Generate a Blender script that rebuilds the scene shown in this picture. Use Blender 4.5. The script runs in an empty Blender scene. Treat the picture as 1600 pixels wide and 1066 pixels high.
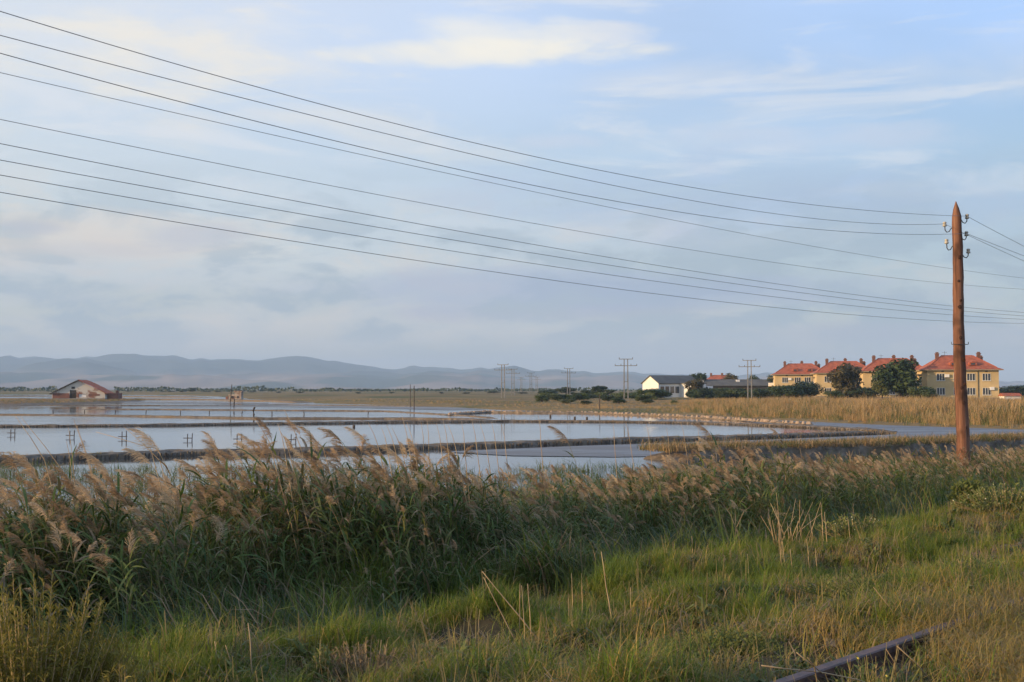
import bpy, math, random
import numpy as np
from mathutils import Vector, Matrix, Euler

random.seed(7)
rng = np.random.default_rng(7)
sc = bpy.context.scene
col = sc.collection
R = math.radians

# ------------------------------------------------------------------ camera, sky, sun, exposure
EYE = 3.0
F = 1778.0
HORIZON = 608.0
PITCH = math.atan((HORIZON - 533.0) / F)
cam_d = bpy.data.cameras.new('camera')
cam_d.sensor_width = 36.0
cam_d.lens = 36.0 * F / 1600.0
cam_d.clip_start = 0.1
cam_d.clip_end = 60000
cam = bpy.data.objects.new('camera', cam_d)
col.objects.link(cam)
cam.location = (0, 0, EYE)
cam.rotation_euler = (R(90) + PITCH, 0, 0)
sc.camera = cam

SUN_DIR = Vector((-0.95, -0.30, 0.0)).normalized()
SUN_EL = R(11.0)
to_sun = Vector((SUN_DIR.x * math.cos(SUN_EL), SUN_DIR.y * math.cos(SUN_EL), math.sin(SUN_EL)))

world = bpy.data.worlds.new('World')
sc.world = world
world.use_nodes = True
wt = world.node_tree
wt.nodes.clear()


def wn(kind, **kw):
    n = wt.nodes.new(kind)
    for k, v in kw.items():
        setattr(n, k, v)
    return n


def wmath(op, a, b=None, c=None, clamp=False):
    n = wn('ShaderNodeMath', operation=op, use_clamp=clamp)
    for i, s in enumerate((a, b, c)):
        if s is None:
            continue
        if isinstance(s, (int, float)):
            n.inputs[i].default_value = s
        else:
            wt.links.new(s, n.inputs[i])
    return n.outputs[0]


def wramp(fac, stops, interp='EASE'):
    n = wn('ShaderNodeValToRGB')
    n.color_ramp.interpolation = interp
    els = n.color_ramp.elements
    while len(els) < len(stops):
        els.new(0.5)
    for e, (p, c) in zip(els, stops):
        e.position = p
        e.color = (c[0], c[1], c[2], 1) if not isinstance(c, (int, float)) else (c, c, c, 1)
    wt.links.new(fac, n.inputs[0])
    return n.outputs[0]


def wmix(fac, a, b):
    n = wn('ShaderNodeMix', data_type='RGBA')
    for i, s in ((0, fac), (6, a), (7, b)):
        if isinstance(s, (int, float)):
            n.inputs[i].default_value = s
        elif isinstance(s, tuple):
            n.inputs[i].default_value = (s[0], s[1], s[2], 1)
        else:
            wt.links.new(s, n.inputs[i])
    return n.outputs[2]


def lin(r, g, b, k=1.0):
    f = lambda c: (c / 12.92 if c <= 0.04045 else ((c + 0.055) / 1.055) ** 2.4)
    return (f(r / 255) * k, f(g / 255) * k, f(b / 255) * k)


SKY_STRENGTH = 0.1
sky = wn('ShaderNodeTexSky', sky_type='NISHITA', sun_disc=False)
sky.sun_elevation = SUN_EL
sky.sun_rotation = math.atan2(SUN_DIR.x, SUN_DIR.y)
sky.altitude = 0
sky.air_density = 1.0
sky.dust_density = 0.6
sky.ozone_density = 1.6
tc = wn('ShaderNodeTexCoord')
sep = wn('ShaderNodeSeparateXYZ')
wt.links.new(tc.outputs['Generated'], sep.inputs[0])
dx, dy, dz = sep.outputs
el = wmath('MAXIMUM', dz, 0.0)
K = 1.0 / SKY_STRENGTH
# how far a direction looks towards the sun side (cloud veil warmer and brighter there)
sunside = wmath('MULTIPLY_ADD', dx, -0.5 * 1.6, 0.5, clamp=True)
# project the directions on a cloud deck, flattened towards the horizon
den = wmath('ADD', el, 0.11)
px_ = wmath('DIVIDE', dx, den)
py_ = wmath('DIVIDE', dy, den)
deck = wn('ShaderNodeCombineXYZ')
wt.links.new(px_, deck.inputs[0])
wt.links.new(py_, deck.inputs[1])


def deck_noise(scale, sx, sy, detail, rough, off, dist=0.0):
    m = wn('ShaderNodeMapping')
    m.inputs['Scale'].default_value = (sx, sy, 1)
    m.inputs['Location'].default_value = off
    wt.links.new(deck.outputs[0], m.inputs[0])
    n = wn('ShaderNodeTexNoise')
    n.inputs['Scale'].default_value = scale
    n.inputs['Detail'].default_value = detail
    n.inputs['Roughness'].default_value = rough
    n.inputs['Distortion'].default_value = dist
    wt.links.new(m.outputs[0], n.inputs[0])
    return n.outputs[0]


n_big = deck_noise(0.55, 0.8, 1.0, 5, 0.5, (3.1, 1.7, 0), 0.3)
n_mid = deck_noise(1.15, 0.75, 1.0, 7, 0.55, (7.3, 4.1, 0), 0.4)
n_fine = deck_noise(2.6, 0.7, 1.0, 7, 0.6, (1.3, 8.1, 0), 0.5)


def dir_noise(sxy, sz, detail, rough, off, dist=0.0):
    m = wn('ShaderNodeMapping')
    m.inputs['Scale'].default_value = (sxy, sxy, sz)
    m.inputs['Location'].default_value = off
    wt.links.new(tc.outputs['Generated'], m.inputs[0])
    n = wn('ShaderNodeTexNoise')
    n.inputs['Scale'].default_value = 1.0
    n.inputs['Detail'].default_value = detail
    n.inputs['Roughness'].default_value = rough
    n.inputs['Distortion'].default_value = dist
    wt.links.new(m.outputs[0], n.inputs[0])
    return n.outputs[0]


n_puff = dir_noise(9.0, 26.0, 8, 0.58, (2.2, 0.7, 1.9), 0.3)
n_wisp = dir_noise(5.0, 30.0, 9, 0.62, (5.2, 1.7, 3.3), 0.6)
# veil of thin high cloud: covers most of the sky, opens to blue in places
veil_col_l = wramp(wmath('MULTIPLY', el, 2.5, clamp=True), [
    (0.0, lin(198, 187, 178, K)), (0.12, lin(194, 190, 183, K)), (0.30, lin(194, 198, 195, K)),
    (0.55, lin(190, 197, 203, K)), (0.85, lin(204, 203, 199, K)), (1.0, lin(194, 198, 204, K))], 'LINEAR')
veil_col_r = wramp(wmath('MULTIPLY', el, 2.5, clamp=True), [
    (0.0, lin(182, 175, 168, K)), (0.12, lin(162, 169, 174, K)), (0.30, lin(146, 167, 187, K)),
    (0.50, lin(143, 176, 208, K)), (0.68, lin(143, 181, 230, K)), (1.0, lin(130, 176, 238, K))], 'LINEAR')
veil = wmix(sunside, veil_col_r, veil_col_l)
open_f = wramp(n_big, [(0.36, 0.72), (0.56, 0.98)])
c0 = wmix(open_f, sky.outputs[0], veil)
# creamy lit cloud patches
lit_mask = wmath('MULTIPLY', wramp(n_mid, [(0.53, 0.0), (0.70, 1.0)]), wramp(el, [(0.03, 0.15), (0.13, 0.7), (0.3, 1.0)], 'LINEAR'))
lit_mask = wmath('MULTIPLY', lit_mask, wmath('MULTIPLY_ADD', sunside, 0.7, 0.12))
c1 = wmix(lit_mask, c0, lin(216, 206, 190, K))
# grey-blue shaded cloud bellies low over the horizon
low_band = wramp(el, [(0.015, 0.0), (0.06, 1.0), (0.13, 0.75), (0.2, 0.0)], 'LINEAR')
belly = wmath('MULTIPLY', wramp(n_puff, [(0.45, 0.0), (0.56, 1.0)]), low_band)
c2 = wmix(wmath('MULTIPLY', belly, 0.75), c1, lin(139, 155, 168, K))
glow = wmath('MULTIPLY', wramp(n_puff, [(0.36, 1.0), (0.45, 0.0)]), low_band)
c2 = wmix(wmath('MULTIPLY', wmath('MULTIPLY', glow, 0.55), wmath('MULTIPLY_ADD', sunside, 0.9, 0.15)), c2, lin(206, 194, 180, K))
wisp = wmath('MULTIPLY', wramp(n_wisp, [(0.50, 0.0), (0.66, 1.0)]), wramp(el, [(0.1, 0.0), (0.2, 1.0)], 'LINEAR'))
c2 = wmix(wmath('MULTIPLY', wisp, 0.5), c2, lin(200, 202, 206, K))


def lens_cloud(ax, elev, wx, wz, soft_noise, strength, colour, prev):
    # a lens-shaped cloud in a fixed direction (tangents of azimuth and elevation)
    a = wmath('DIVIDE', wmath('SUBTRACT', wmath('DIVIDE', dx, wmath('MAXIMUM', dy, 0.05)), ax), wx)
    e = wmath('DIVIDE', wmath('SUBTRACT', wmath('DIVIDE', dz, wmath('MAXIMUM', dy, 0.05)), elev), wz)
    r2 = wmath('ADD', wmath('MULTIPLY', a, a), wmath('MULTIPLY', e, e))
    r2 = wmath('ADD', r2, wmath('MULTIPLY', wmath('SUBTRACT', soft_noise, 0.5), 7.0))
    r2 = wmath('ADD', r2, wmath('MULTIPLY', wmath('SUBTRACT', n_puff, 0.5), 7.0))
    m = wramp(wmath('MULTIPLY_ADD', r2, 0.22, 0.25, clamp=True), [(0.1, 1.0), (0.8, 0.0)])
    m = wmath('MULTIPLY', m, wramp(dy, [(0.05, 0.0), (0.2, 1.0)]))
    return wmix(wmath('MULTIPLY', m, strength), prev, colour)


def tdir(px, py):
    return (px - 800.0) / F, (HORIZON - py) / F


for (px, py, wx, wy, s, c) in (
        (725, 76, 215, 17, 0.62, (252, 242, 220)), (800, 52, 120, 26, 0.55, (250, 242, 224)),
        (150, 80, 300, 60, 0.7, (244, 234, 216)), (90, 380, 240, 40, 0.6, (230, 214, 198)),
        (1270, 215, 190, 22, 0.5, (206, 212, 226)), (960, 45, 45, 14, 0.6, (226, 226, 228)),
        (880, 218, 60, 12, 0.5, (206, 212, 226)), (1040, 360, 60, 22, 0.5, (206, 206, 214)),
        (930, 490, 250, 12, 0.45, (186, 184, 196)), (1450, 520, 240, 14, 0.5, (178, 178, 196)),
        (300, 370, 60, 16, 0.5, (176, 186, 204)), (35, 357, 45, 10, 0.6, (176, 184, 200)),
        (900, 455, 420, 26, 0.55, (156, 170, 202)), (130, 430, 220, 40, 0.4, (178, 188, 204)),
        (1200, 300, 330, 60, 0.35, (160, 180, 214)), (1090, 380, 60, 20, 0.5, (160, 176, 208))):
    ax, e_ = tdir(px, py)
    c2 = lens_cloud(ax, e_, wx / F, wy / F, n_wisp, s, lin(*[q * 0.89 for q in c], K), c2)
bg = wn('ShaderNodeBackground')
bg.inputs['Strength'].default_value = SKY_STRENGTH
wt.links.new(c2, bg.inputs[0])
wo = wn('ShaderNodeOutputWorld')
wt.links.new(bg.outputs[0], wo.inputs[0])

sun_d = bpy.data.lights.new('sun', 'SUN')
sun_d.energy = 5.0
sun_d.angle = R(0.6)
sun_d.color = (1.0, 0.69, 0.38)
sun = bpy.data.objects.new('sun', sun_d)
col.objects.link(sun)
sun.rotation_euler = to_sun.to_track_quat('Z', 'Y').to_euler()

vs = sc.view_settings
vs.view_transform = 'Standard'
vs.look = 'None'
vs.exposure = 0.55
vs.gamma = 1.0
vs.use_curve_mapping = False
sc.render.engine = 'CYCLES'
cy = sc.cycles
cy.max_bounces = 6
cy.diffuse_bounces = 3
cy.glossy_bounces = 3
cy.transmission_bounces = 3
cy.volume_bounces = 0
cy.transparent_max_bounces = 6
cy.use_denoising = True
cy.sample_clamp_indirect = 4.0


# ------------------------------------------------------------------ helpers
def tag(o, label=None, cat=None, group=None, kind=None):
    if label:
        o['label'] = label
    if cat:
        o['category'] = cat
    if group:
        o['group'] = group
    if kind:
        o['kind'] = kind
    return o


def link(name, me, parent=None, mats=()):
    o = bpy.data.objects.new(name, me)
    col.objects.link(o)
    for m in (mats if isinstance(mats, (list, tuple)) else [mats]):
        if me is not None and m.name not in [x.name for x in me.materials if x]:
            me.materials.append(m)
    if parent is not None:
        o.parent = parent
    return o


def empty(name, loc=(0, 0, 0), rz=0.0):
    o = bpy.data.objects.new(name, None)
    o.empty_display_size = 0.2
    col.objects.link(o)
    o.location = loc
    o.rotation_euler = (0, 0, rz)
    return o


def copy_tree(o, parent=None):
    c = o.copy()
    col.objects.link(c)
    c.parent = parent
    for ch in list(o.children):
        copy_tree(ch, c)
    return c


class MB:
    """collects faces, builds one mesh"""

    def __init__(self):
        self.v, self.f, self.m = [], [], []

    def add(self, vs_, fs_, mi=0):
        b = len(self.v)
        self.v.extend([tuple(p) for p in vs_])
        for f in fs_:
            self.f.append(tuple(i + b for i in f))
            self.m.append(mi)

    def box(self, x0, x1, y0, y1, z0, z1, mi=0):
        self.add([(x0, y0, z0), (x1, y0, z0), (x1, y1, z0), (x0, y1, z0), (x0, y0, z1), (x1, y0, z1), (x1, y1, z1), (x0, y1, z1)],
                 [(0, 3, 2, 1), (4, 5, 6, 7), (0, 1, 5, 4), (1, 2, 6, 5), (2, 3, 7, 6), (3, 0, 4, 7)], mi)

    def tube(self, pts, radii, n=6, mi=0, cap=True):
        pts = [Vector(p) for p in pts]
        if isinstance(radii, (int, float)):
            radii = [radii] * len(pts)
        rings = []
        b = len(self.v)
        up = Vector((0, 0, 1))
        for i, p in enumerate(pts):
            t = (pts[min(i + 1, len(pts) - 1)] - pts[max(i - 1, 0)])
            if t.length < 1e-9:
                t = Vector((0, 0, 1))
            t.normalize()
            a = t.cross(up)
            if a.length < 1e-3:
                a = t.cross(Vector((1, 0, 0)))
            a.normalize()
            c = t.cross(a)
            for k in range(n):
                an = 2 * math.pi * k / n
                q = p + (a * math.cos(an) + c * math.sin(an)) * radii[i]
                self.v.append((q.x, q.y, q.z))
        for i in range(len(pts) - 1):
            for k in range(n):
                self.f.append((b + i * n + k, b + i * n + (k + 1) % n, b + (i + 1) * n + (k + 1) % n, b + (i + 1) * n + k))
                self.m.append(mi)
        if cap:
            self.f.append(tuple(b + k for k in range(n))[::-1])
            self.m.append(mi)
            e = b + (len(pts) - 1) * n
            self.f.append(tuple(e + k for k in range(n)))
            self.m.append(mi)

    def ribbon(self, pts, widths, side, mi=0, fold=0.0):
        """flat strip along pts, side = sideways unit vector"""
        b = len(self.v)
        side = Vector(side)
        n = len(pts)
        for p, w in zip(pts, widths):
            p = Vector(p)
            q0 = p - side * w * 0.5
            q1 = p + side * w * 0.5
            self.v.append(tuple(q0))
            self.v.append(tuple(q1))
        for i in range(n - 1):
            self.f.append((b + 2 * i, b + 2 * i + 1, b + 2 * i + 3, b + 2 * i + 2))
            self.m.append(mi)

    def mesh(self, name, smooth=False, mats=()):
        me = bpy.data.meshes.new(name)
        me.from_pydata(self.v, [], self.f)
        for m in mats:
            me.materials.append(m)
        if any(self.m):
            me.polygons.foreach_set('material_index', self.m)
        if smooth:
            me.polygons.foreach_set('use_smooth', [True] * len(self.f))
        me.update()
        return me

    def build(self, name, mats, parent=None, smooth=False):
        if not isinstance(mats, (list, tuple)):
            mats = [mats]
        me = self.mesh(name, smooth, mats)
        o = bpy.data.objects.new(name, me)
        col.objects.link(o)
        if parent is not None:
            o.parent = parent
        return o


def ray(px, py):
    """world direction of a photo pixel"""
    d = Vector(((px - 800.0) / F, 1.0, (533.0 - py) / F))
    c, s = math.cos(PITCH), math.sin(PITCH)
    return Vector((d.x, d.y * c - d.z * s, d.y * s + d.z * c))


def gp(px, py, z=0.0):
    d = ray(px, py)
    t = (z - EYE) / d.z
    return Vector((d.x * t, d.y * t, z))


def at(px, py, Y):
    d = ray(px, py)
    t = Y / d.y
    return Vector((d.x * t, Y, EYE + d.z * t))


# the railway, its embankment, the telegraph line all run along U; V is the distance away from the track
U = Vector((0.70, 0.714, 0)).normalized()
N = Vector((-U.y, U.x, 0))


def uv(u, v, z=0.0):
    p = U * u + N * v
    return Vector((p.x, p.y, z))


PV = np.array([-400, -30, 0, 2.3, 4.0, 4.9, 5.6, 7.1, 7.9, 9.0, 12, 17, 21, 24])
PZ = np.array([1.4, 1.4, 1.42, 1.43, 1.38, 1.12, 1.16, 1.10, 0.76, 0.60, 0.36, 0.2, -0.1, -0.3])
EDGE = np.array([(-3000, 617), (-800, 616), (0, 616.5), (200, 616.8), (300, 618), (400, 624), (500, 629.5), (600, 633), (700, 635.5),
                 (800, 641), (930, 645), (1100, 651), (1200, 656.5), (1300, 661), (1390, 665), (1500, 668.5), (1600, 672),
                 (1900, 682), (2600, 702), (6000, 760)], dtype=float)
EDGE_D = EYE * F / (EDGE[:, 1] - HORIZON)


def vnoise(x, y, s, seed=0):
    """cheap smooth value noise, numpy"""
    x = np.asarray(x, float) / s + seed * 17.13
    y = np.asarray(y, float) / s + seed * 9.71
    xi, yi = np.floor(x), np.floor(y)
    fx, fy = x - xi, y - yi
    fx, fy = fx * fx * (3 - 2 * fx), fy * fy * (3 - 2 * fy)

    def h(a, b):
        q = np.sin(a * 127.1 + b * 311.7 + seed * 74.7) * 43758.5453
        return q - np.floor(q)
    return (h(xi, yi) * (1 - fx) + h(xi + 1, yi) * fx) * (1 - fy) + (h(xi, yi + 1) * (1 - fx) + h(xi + 1, yi + 1) * fx) * fy


def edge_dist(x, y):
    """>0 on the far land, metres beyond the rim of the pans"""
    y = np.asarray(y, float)
    px = 800 + F * np.asarray(x, float) / np.maximum(y, 1.0)
    px = np.where(y < 1.0, 6000, px)
    d = np.interp(px, EDGE[:, 0], EDGE_D)
    return y - d


def ground_z(x, y):
    x = np.asarray(x, float)
    y = np.asarray(y, float)
    v = N.x * x + N.y * y
    u = U.x * x + U.y * y
    near = np.interp(v + (vnoise(x, y, 2.3, 1) - 0.5) * 0.7, PV, PZ)
    near = near + (vnoise(x, y, 0.9, 2) - 0.5) * np.interp(v, [2, 4, 5], [0.06, 0.16, 0.36]) + (vnoise(x, y, 0.35, 3) - 0.5) * 0.06
    ed = edge_dist(x, y)
    far = np.interp(ed, [-0.8, 0.8, 12, 90, 200, 900, 4000], [-0.3, 0.2, 0.3, 0.45, 0.8, 1.0, 1.0])
    far = far + np.clip(ed, 0, 8) / 8 * (vnoise(x, y, 14, 4) - 0.5) * 0.35
    return np.where(v < 22.5, np.maximum(near, -0.3), np.maximum(far, -0.3))


def gz(x, y):
    return float(ground_z(np.array([x]), np.array([y]))[0])


# ------------------------------------------------------------------ materials
class Mat:
    def __init__(self, name):
        self.m = bpy.data.materials.new(name)
        self.m.use_nodes = True
        self.t = self.m.node_tree
        self.p = self.t.nodes['Principled BSDF']
        self.o = self.t.nodes['Material Output']

    def n(self, kind, **kw):
        x = self.t.nodes.new(kind)
        for k, v in kw.items():
            setattr(x, k, v)
        return x

    def noise(self, scale, detail=4, rough=0.55, coord='Object', stretch=None, dist=0.0):
        c = self.n('ShaderNodeTexCoord')
        s = c.outputs[coord]
        if coord == 'World':
            pass
        if stretch:
            mp = self.n('ShaderNodeMapping')
            mp.inputs['Scale'].default_value = stretch
            self.t.links.new(s, mp.inputs[0])
            s = mp.outputs[0]
        x = self.n('ShaderNodeTexNoise')
        x.inputs['Scale'].default_value = scale
        x.inputs['Detail'].default_value = detail
        x.inputs['Roughness'].default_value = rough
        x.inputs['Distortion'].default_value = dist
        self.t.links.new(s, x.inputs[0])
        return x.outputs[0]

    def ramp(self, fac, stops, interp='LINEAR'):
        x = self.n('ShaderNodeValToRGB')
        x.color_ramp.interpolation = interp
        els = x.color_ramp.elements
        while len(els) < len(stops):
            els.new(0.5)
        for e, (p, c) in zip(els, stops):
            e.position = p
            e.color = (c, c, c, 1) if isinstance(c, (int, float)) else (c[0], c[1], c[2], 1)
        self.t.links.new(fac, x.inputs[0])
        return x.outputs[0]

    def mix(self, fac, a, b, blend='MIX'):
        x = self.n('ShaderNodeMix', data_type='RGBA', blend_type=blend)
        for i, s in ((0, fac), (6, a), (7, b)):
            if isinstance(s, (int, float)):
                x.inputs[i].default_value = s
            elif isinstance(s, tuple):
                x.inputs[i].default_value = (s[0], s[1], s[2], 1)
            else:
                self.t.links.new(s, x.inputs[i])
        return x.outputs[2]

    def set(self, color=None, rough=None, spec=None, metal=None):
        for key, val in (('Base Color', color), ('Roughness', rough), ('Specular IOR Level', spec), ('Metallic', metal)):
            if val is None:
                continue
            if isinstance(val, tuple):
                self.p.inputs[key].default_value = (val[0], val[1], val[2], 1)
            elif isinstance(val, (int, float)):
                self.p.inputs[key].default_value = val
            else:
                self.t.links.new(val, self.p.inputs[key])
        return self

    def bump(self, h, strength=0.3, dist=0.05):
        b = self.n('ShaderNodeBump')
        b.inputs['Strength'].default_value = strength
        b.inputs['Distance'].default_value = dist
        self.t.links.new(h, b.inputs['Height'])
        self.t.links.new(b.outputs[0], self.p.inputs['Normal'])
        return self


def simple(name, c0, c1=None, scale=3.0, rough=0.8, spec=0.3, bump=0.0, stretch=None, metal=0.0, lo=0.35, hi=0.65):
    m = Mat(name)
    if c1 is None:
        c1 = tuple(x * 0.75 for x in c0)
    nz = m.noise(scale, stretch=stretch)
    m.set(m.ramp(nz, [(lo, c0), (hi, c1)]), rough, spec, metal)
    if bump:
        m.bump(nz, bump, 0.03)
    return m.m


def leafy(name, stops, trans=0.3, rough=0.55, spec=0.25):
    """leaf or blade: colour differs from plant to plant (object random) and with a little noise along it"""
    m = Mat(name)
    oi = m.n('ShaderNodeObjectInfo')
    nz = m.noise(6.0, 2)
    a = m.n('ShaderNodeMath', operation='MULTIPLY_ADD')
    m.t.links.new(nz, a.inputs[0])
    a.inputs[1].default_value = 0.7
    b = m.n('ShaderNodeMath', operation='MULTIPLY_ADD')
    m.t.links.new(oi.outputs['Random'], b.inputs[0])
    b.inputs[1].default_value = 0.8
    b.inputs[2].default_value = -0.25
    m.t.links.new(b.outputs[0], a.inputs[2])
    c = m.ramp(a.outputs[0], stops)
    m.set(c, rough, spec)
    tr = m.n('ShaderNodeBsdfTranslucent')
    m.t.links.new(c, tr.inputs[0])
    mx = m.n('ShaderNodeMixShader')
    mx.inputs[0].default_value = trans
    m.t.links.new(m.p.outputs[0], mx.inputs[1])
    m.t.links.new(tr.outputs[0], mx.inputs[2])
    m.t.links.new(mx.outputs[0], m.o.inputs[0])
    return m.m


M = {}
M['grass'] = leafy('grass_blades', [(0.1, (0.08, 0.135, 0.016)), (0.5, (0.15, 0.205, 0.022)), (0.9, (0.25, 0.245, 0.045))], 0.4)
M['grass_dry'] = leafy('dry_grass_blades', [(0.1, (0.29, 0.205, 0.055)), (0.5, (0.37, 0.25, 0.08)), (0.9, (0.21, 0.21, 0.04))], 0.35)
M['reed_leaf'] = leafy('reed_leaves', [(0.1, (0.045, 0.085, 0.02)), (0.45, (0.085, 0.135, 0.028)), (0.78, (0.15, 0.17, 0.042)), (0.95, (0.24, 0.18, 0.08))], 0.3)
M['reed_dry'] = leafy('dry_reed_leaves', [(0.1, (0.17, 0.125, 0.07)), (0.9, (0.30, 0.22, 0.13))], 0.3)
M['plume'] = leafy('reed_plumes', [(0.1, (0.28, 0.19, 0.11)), (0.5, (0.46, 0.325, 0.20)), (0.9, (0.62, 0.49, 0.33))], 0.45, 0.9, 0.0)
M['stem'] = simple('reed_stems', (0.24, 0.18, 0.09), (0.13, 0.12, 0.05), 4)
M['stalk'] = simple('dry_stalks', (0.46, 0.34, 0.19), (0.30, 0.20, 0.11), 5, 0.7)
M['tan_reed'] = leafy('tan_reeds', [(0.1, (0.30, 0.185, 0.075)), (0.5, (0.42, 0.27, 0.115)), (0.85, (0.48, 0.33, 0.16)), (1.0, (0.25, 0.2, 0.09))], 0.25)
M['bush'] = leafy('bush_sprays', [(0.1, (0.17, 0.155, 0.03)), (0.5, (0.27, 0.22, 0.045)), (0.9, (0.34, 0.19, 0.07))], 0.4)
M['weed'] = leafy('weed_leaves', [(0.1, (0.07, 0.10, 0.025)), (0.9, (0.15, 0.17, 0.05))], 0.3)
M['blue_leaf'] = leafy('blue_green_leaves', [(0.1, (0.045, 0.075, 0.045)), (0.9, (0.09, 0.13, 0.075))], 0.3)
M['tree_leaf'] = leafy('tree_leaves', [(0.1, (0.035, 0.058, 0.016)), (0.5, (0.06, 0.085, 0.022)), (0.9, (0.105, 0.11, 0.034))], 0.2)
M['tree_leaf_dark'] = leafy('dark_tree_leaves', [(0.1, (0.026, 0.044, 0.015)), (0.9, (0.058, 0.076, 0.025))], 0.2)
M['tree_leaf_brown'] = leafy('brownish_tree_leaves', [(0.1, (0.05, 0.045, 0.018)), (0.9, (0.10, 0.08, 0.03))], 0.2)
M['bark'] = simple('bark', (0.10, 0.075, 0.05), (0.05, 0.04, 0.03), 3, 0.95)
M['flower'] = simple('flower_petals', (0.75, 0.70, 0.5), (0.7, 0.6, 0.3), 9)
M['flower_yellow'] = simple('yellow_petals', (0.75, 0.55, 0.08), (0.6, 0.4, 0.05), 9)
M['wire'] = simple('wire_metal', (0.20, 0.19, 0.19), (0.15, 0.145, 0.145), 3, 0.6)
M['iron'] = simple('dark_iron', (0.06, 0.05, 0.045), (0.035, 0.03, 0.03), 8, 0.6)
M['ceramic'] = simple('glazed_ceramic', (0.45, 0.42, 0.35), (0.33, 0.3, 0.25), 6, 0.35, 0.5)
M['rail'] = simple('rusty_rail', (0.12, 0.065, 0.05), (0.06, 0.038, 0.034), 22, 0.6, 0.4, 0.1)
M['post_wood'] = simple('grey_post_wood', (0.10, 0.08, 0.065), (0.05, 0.04, 0.035), 6, 0.9)
M['stake_wood'] = simple('stake_wood', (0.15, 0.12, 0.09), (0.05, 0.042, 0.035), 1.3, 0.95)
M['concrete'] = simple('concrete', (0.24, 0.23, 0.215), (0.17, 0.165, 0.155), 2, 0.9)
M['plaster_house'] = simple('ochre_plaster', (0.59, 0.435, 0.22), (0.49, 0.365, 0.185), 0.5, 0.9)
M['plaster_white'] = simple('cream_plaster', (0.74, 0.73, 0.69), (0.66, 0.65, 0.61), 0.4, 0.9)
M['trim'] = simple('eaves_paint', (0.45, 0.38, 0.27), (0.36, 0.3, 0.2), 1, 0.8)
M['frame'] = simple('window_frame_paint', (0.70, 0.68, 0.62), (0.6, 0.58, 0.52), 3, 0.6)
M['brown_frame'] = simple('brown_window_frame', (0.12, 0.09, 0.07), (0.08, 0.06, 0.05), 3, 0.7)
M['glass'] = simple('window_glass', (0.05, 0.055, 0.065), (0.03, 0.035, 0.04), 0.6, 0.12, 0.6)
M['tiles'] = simple('red_roof_tiles', (0.43, 0.125, 0.065), (0.24, 0.075, 0.045), 1.3, 0.9, 0.2, 0.3, lo=0.3, hi=0.7)
M['brick'] = simple('red_brick', (0.20, 0.10, 0.07), (0.12, 0.06, 0.045), 2.5, 0.9)
M['dark_roof'] = simple('dark_roof_sheet', (0.12, 0.112, 0.095), (0.085, 0.08, 0.07), 0.5, 0.8)
M['dark_wall'] = simple('dark_wall', (0.12, 0.095, 0.075), (0.08, 0.065, 0.05), 0.6, 0.9)
M['white'] = simple('white_paint', (0.78, 0.76, 0.72), (0.7, 0.68, 0.64), 2, 0.6)
M['mural_black'] = simple('black_mural_paint', (0.03, 0.03, 0.032), (0.05, 0.05, 0.05), 2, 0.8)
M['hide'] = simple('old_tin', (0.25, 0.24, 0.23), (0.18, 0.16, 0.15), 2, 0.7)


# pole wood: reddish weathered pine with long grain, cracks and dark knots
def pole_wood():
    m = Mat('pole_wood')
    g = m.noise(9, 6, 0.65, stretch=(1, 1, 0.05))
    c = m.ramp(g, [(0.3, (0.06, 0.032, 0.022)), (0.48, (0.16, 0.075, 0.048)), (0.6, (0.24, 0.12, 0.075)), (0.75, (0.27, 0.19, 0.14))])
    k = m.noise(2.6, 3, 0.5, stretch=(1, 1, 0.55))
    c = m.mix(m.ramp(k, [(0.54, 0.0), (0.64, 0.8)]), c, (0.06, 0.03, 0.02))
    cr = m.noise(22, 3, 0.6, stretch=(1, 1, 0.02))
    c = m.mix(m.ramp(cr, [(0.30, 0.85), (0.38, 0.0)]), c, (0.05, 0.025, 0.018))
    m.set(c, 0.85, 0.2)
    m.bump(g, 0.9, 0.03)
    return m.m


M['pole'] = pole_wood()
M['knot'] = simple('knot_wood', (0.075, 0.035, 0.022), (0.045, 0.022, 0.016), 12, 0.9)


def ground_mat():
    m = Mat('ground_soil')
    g = m.n('ShaderNodeNewGeometry')
    x = m.n('ShaderNodeTexNoise')
    x.inputs['Scale'].default_value = 0.02
    x.inputs['Detail'].default_value = 8
    m.t.links.new(g.outputs['Position'], x.inputs[0])
    y = m.n('ShaderNodeTexNoise')
    y.inputs['Scale'].default_value = 1.7
    y.inputs['Detail'].default_value = 8
    y.inputs['Roughness'].default_value = 0.7
    m.t.links.new(g.outputs['Position'], y.inputs[0])
    land = m.ramp(x.outputs[0], [(0.35, (0.14, 0.105, 0.05)), (0.5, (0.20, 0.145, 0.07)), (0.62, (0.09, 0.095, 0.04))])
    soil = m.ramp(y.outputs[0], [(0.3, (0.035, 0.032, 0.018)), (0.55, (0.06, 0.05, 0.03)), (0.75, (0.10, 0.08, 0.05))])
    d = m.n('ShaderNodeVectorMath', operation='LENGTH')
    m.t.links.new(g.outputs['Position'], d.inputs[0])
    f = m.ramp(m_div(m, d.outputs['Value'], 200.0), [(0.3, 0.0), (0.42, 1.0)])
    m.set(m.mix(f, soil, land), 0.95, 0.1)
    m.bump(y.outputs[0], 0.5, 0.05)
    return m.m


def m_div(m, s, k):
    x = m.n('ShaderNodeMath', operation='DIVIDE')
    m.t.links.new(s, x.inputs[0])
    x.inputs[1].default_value = k
    return x.outputs[0]


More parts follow.
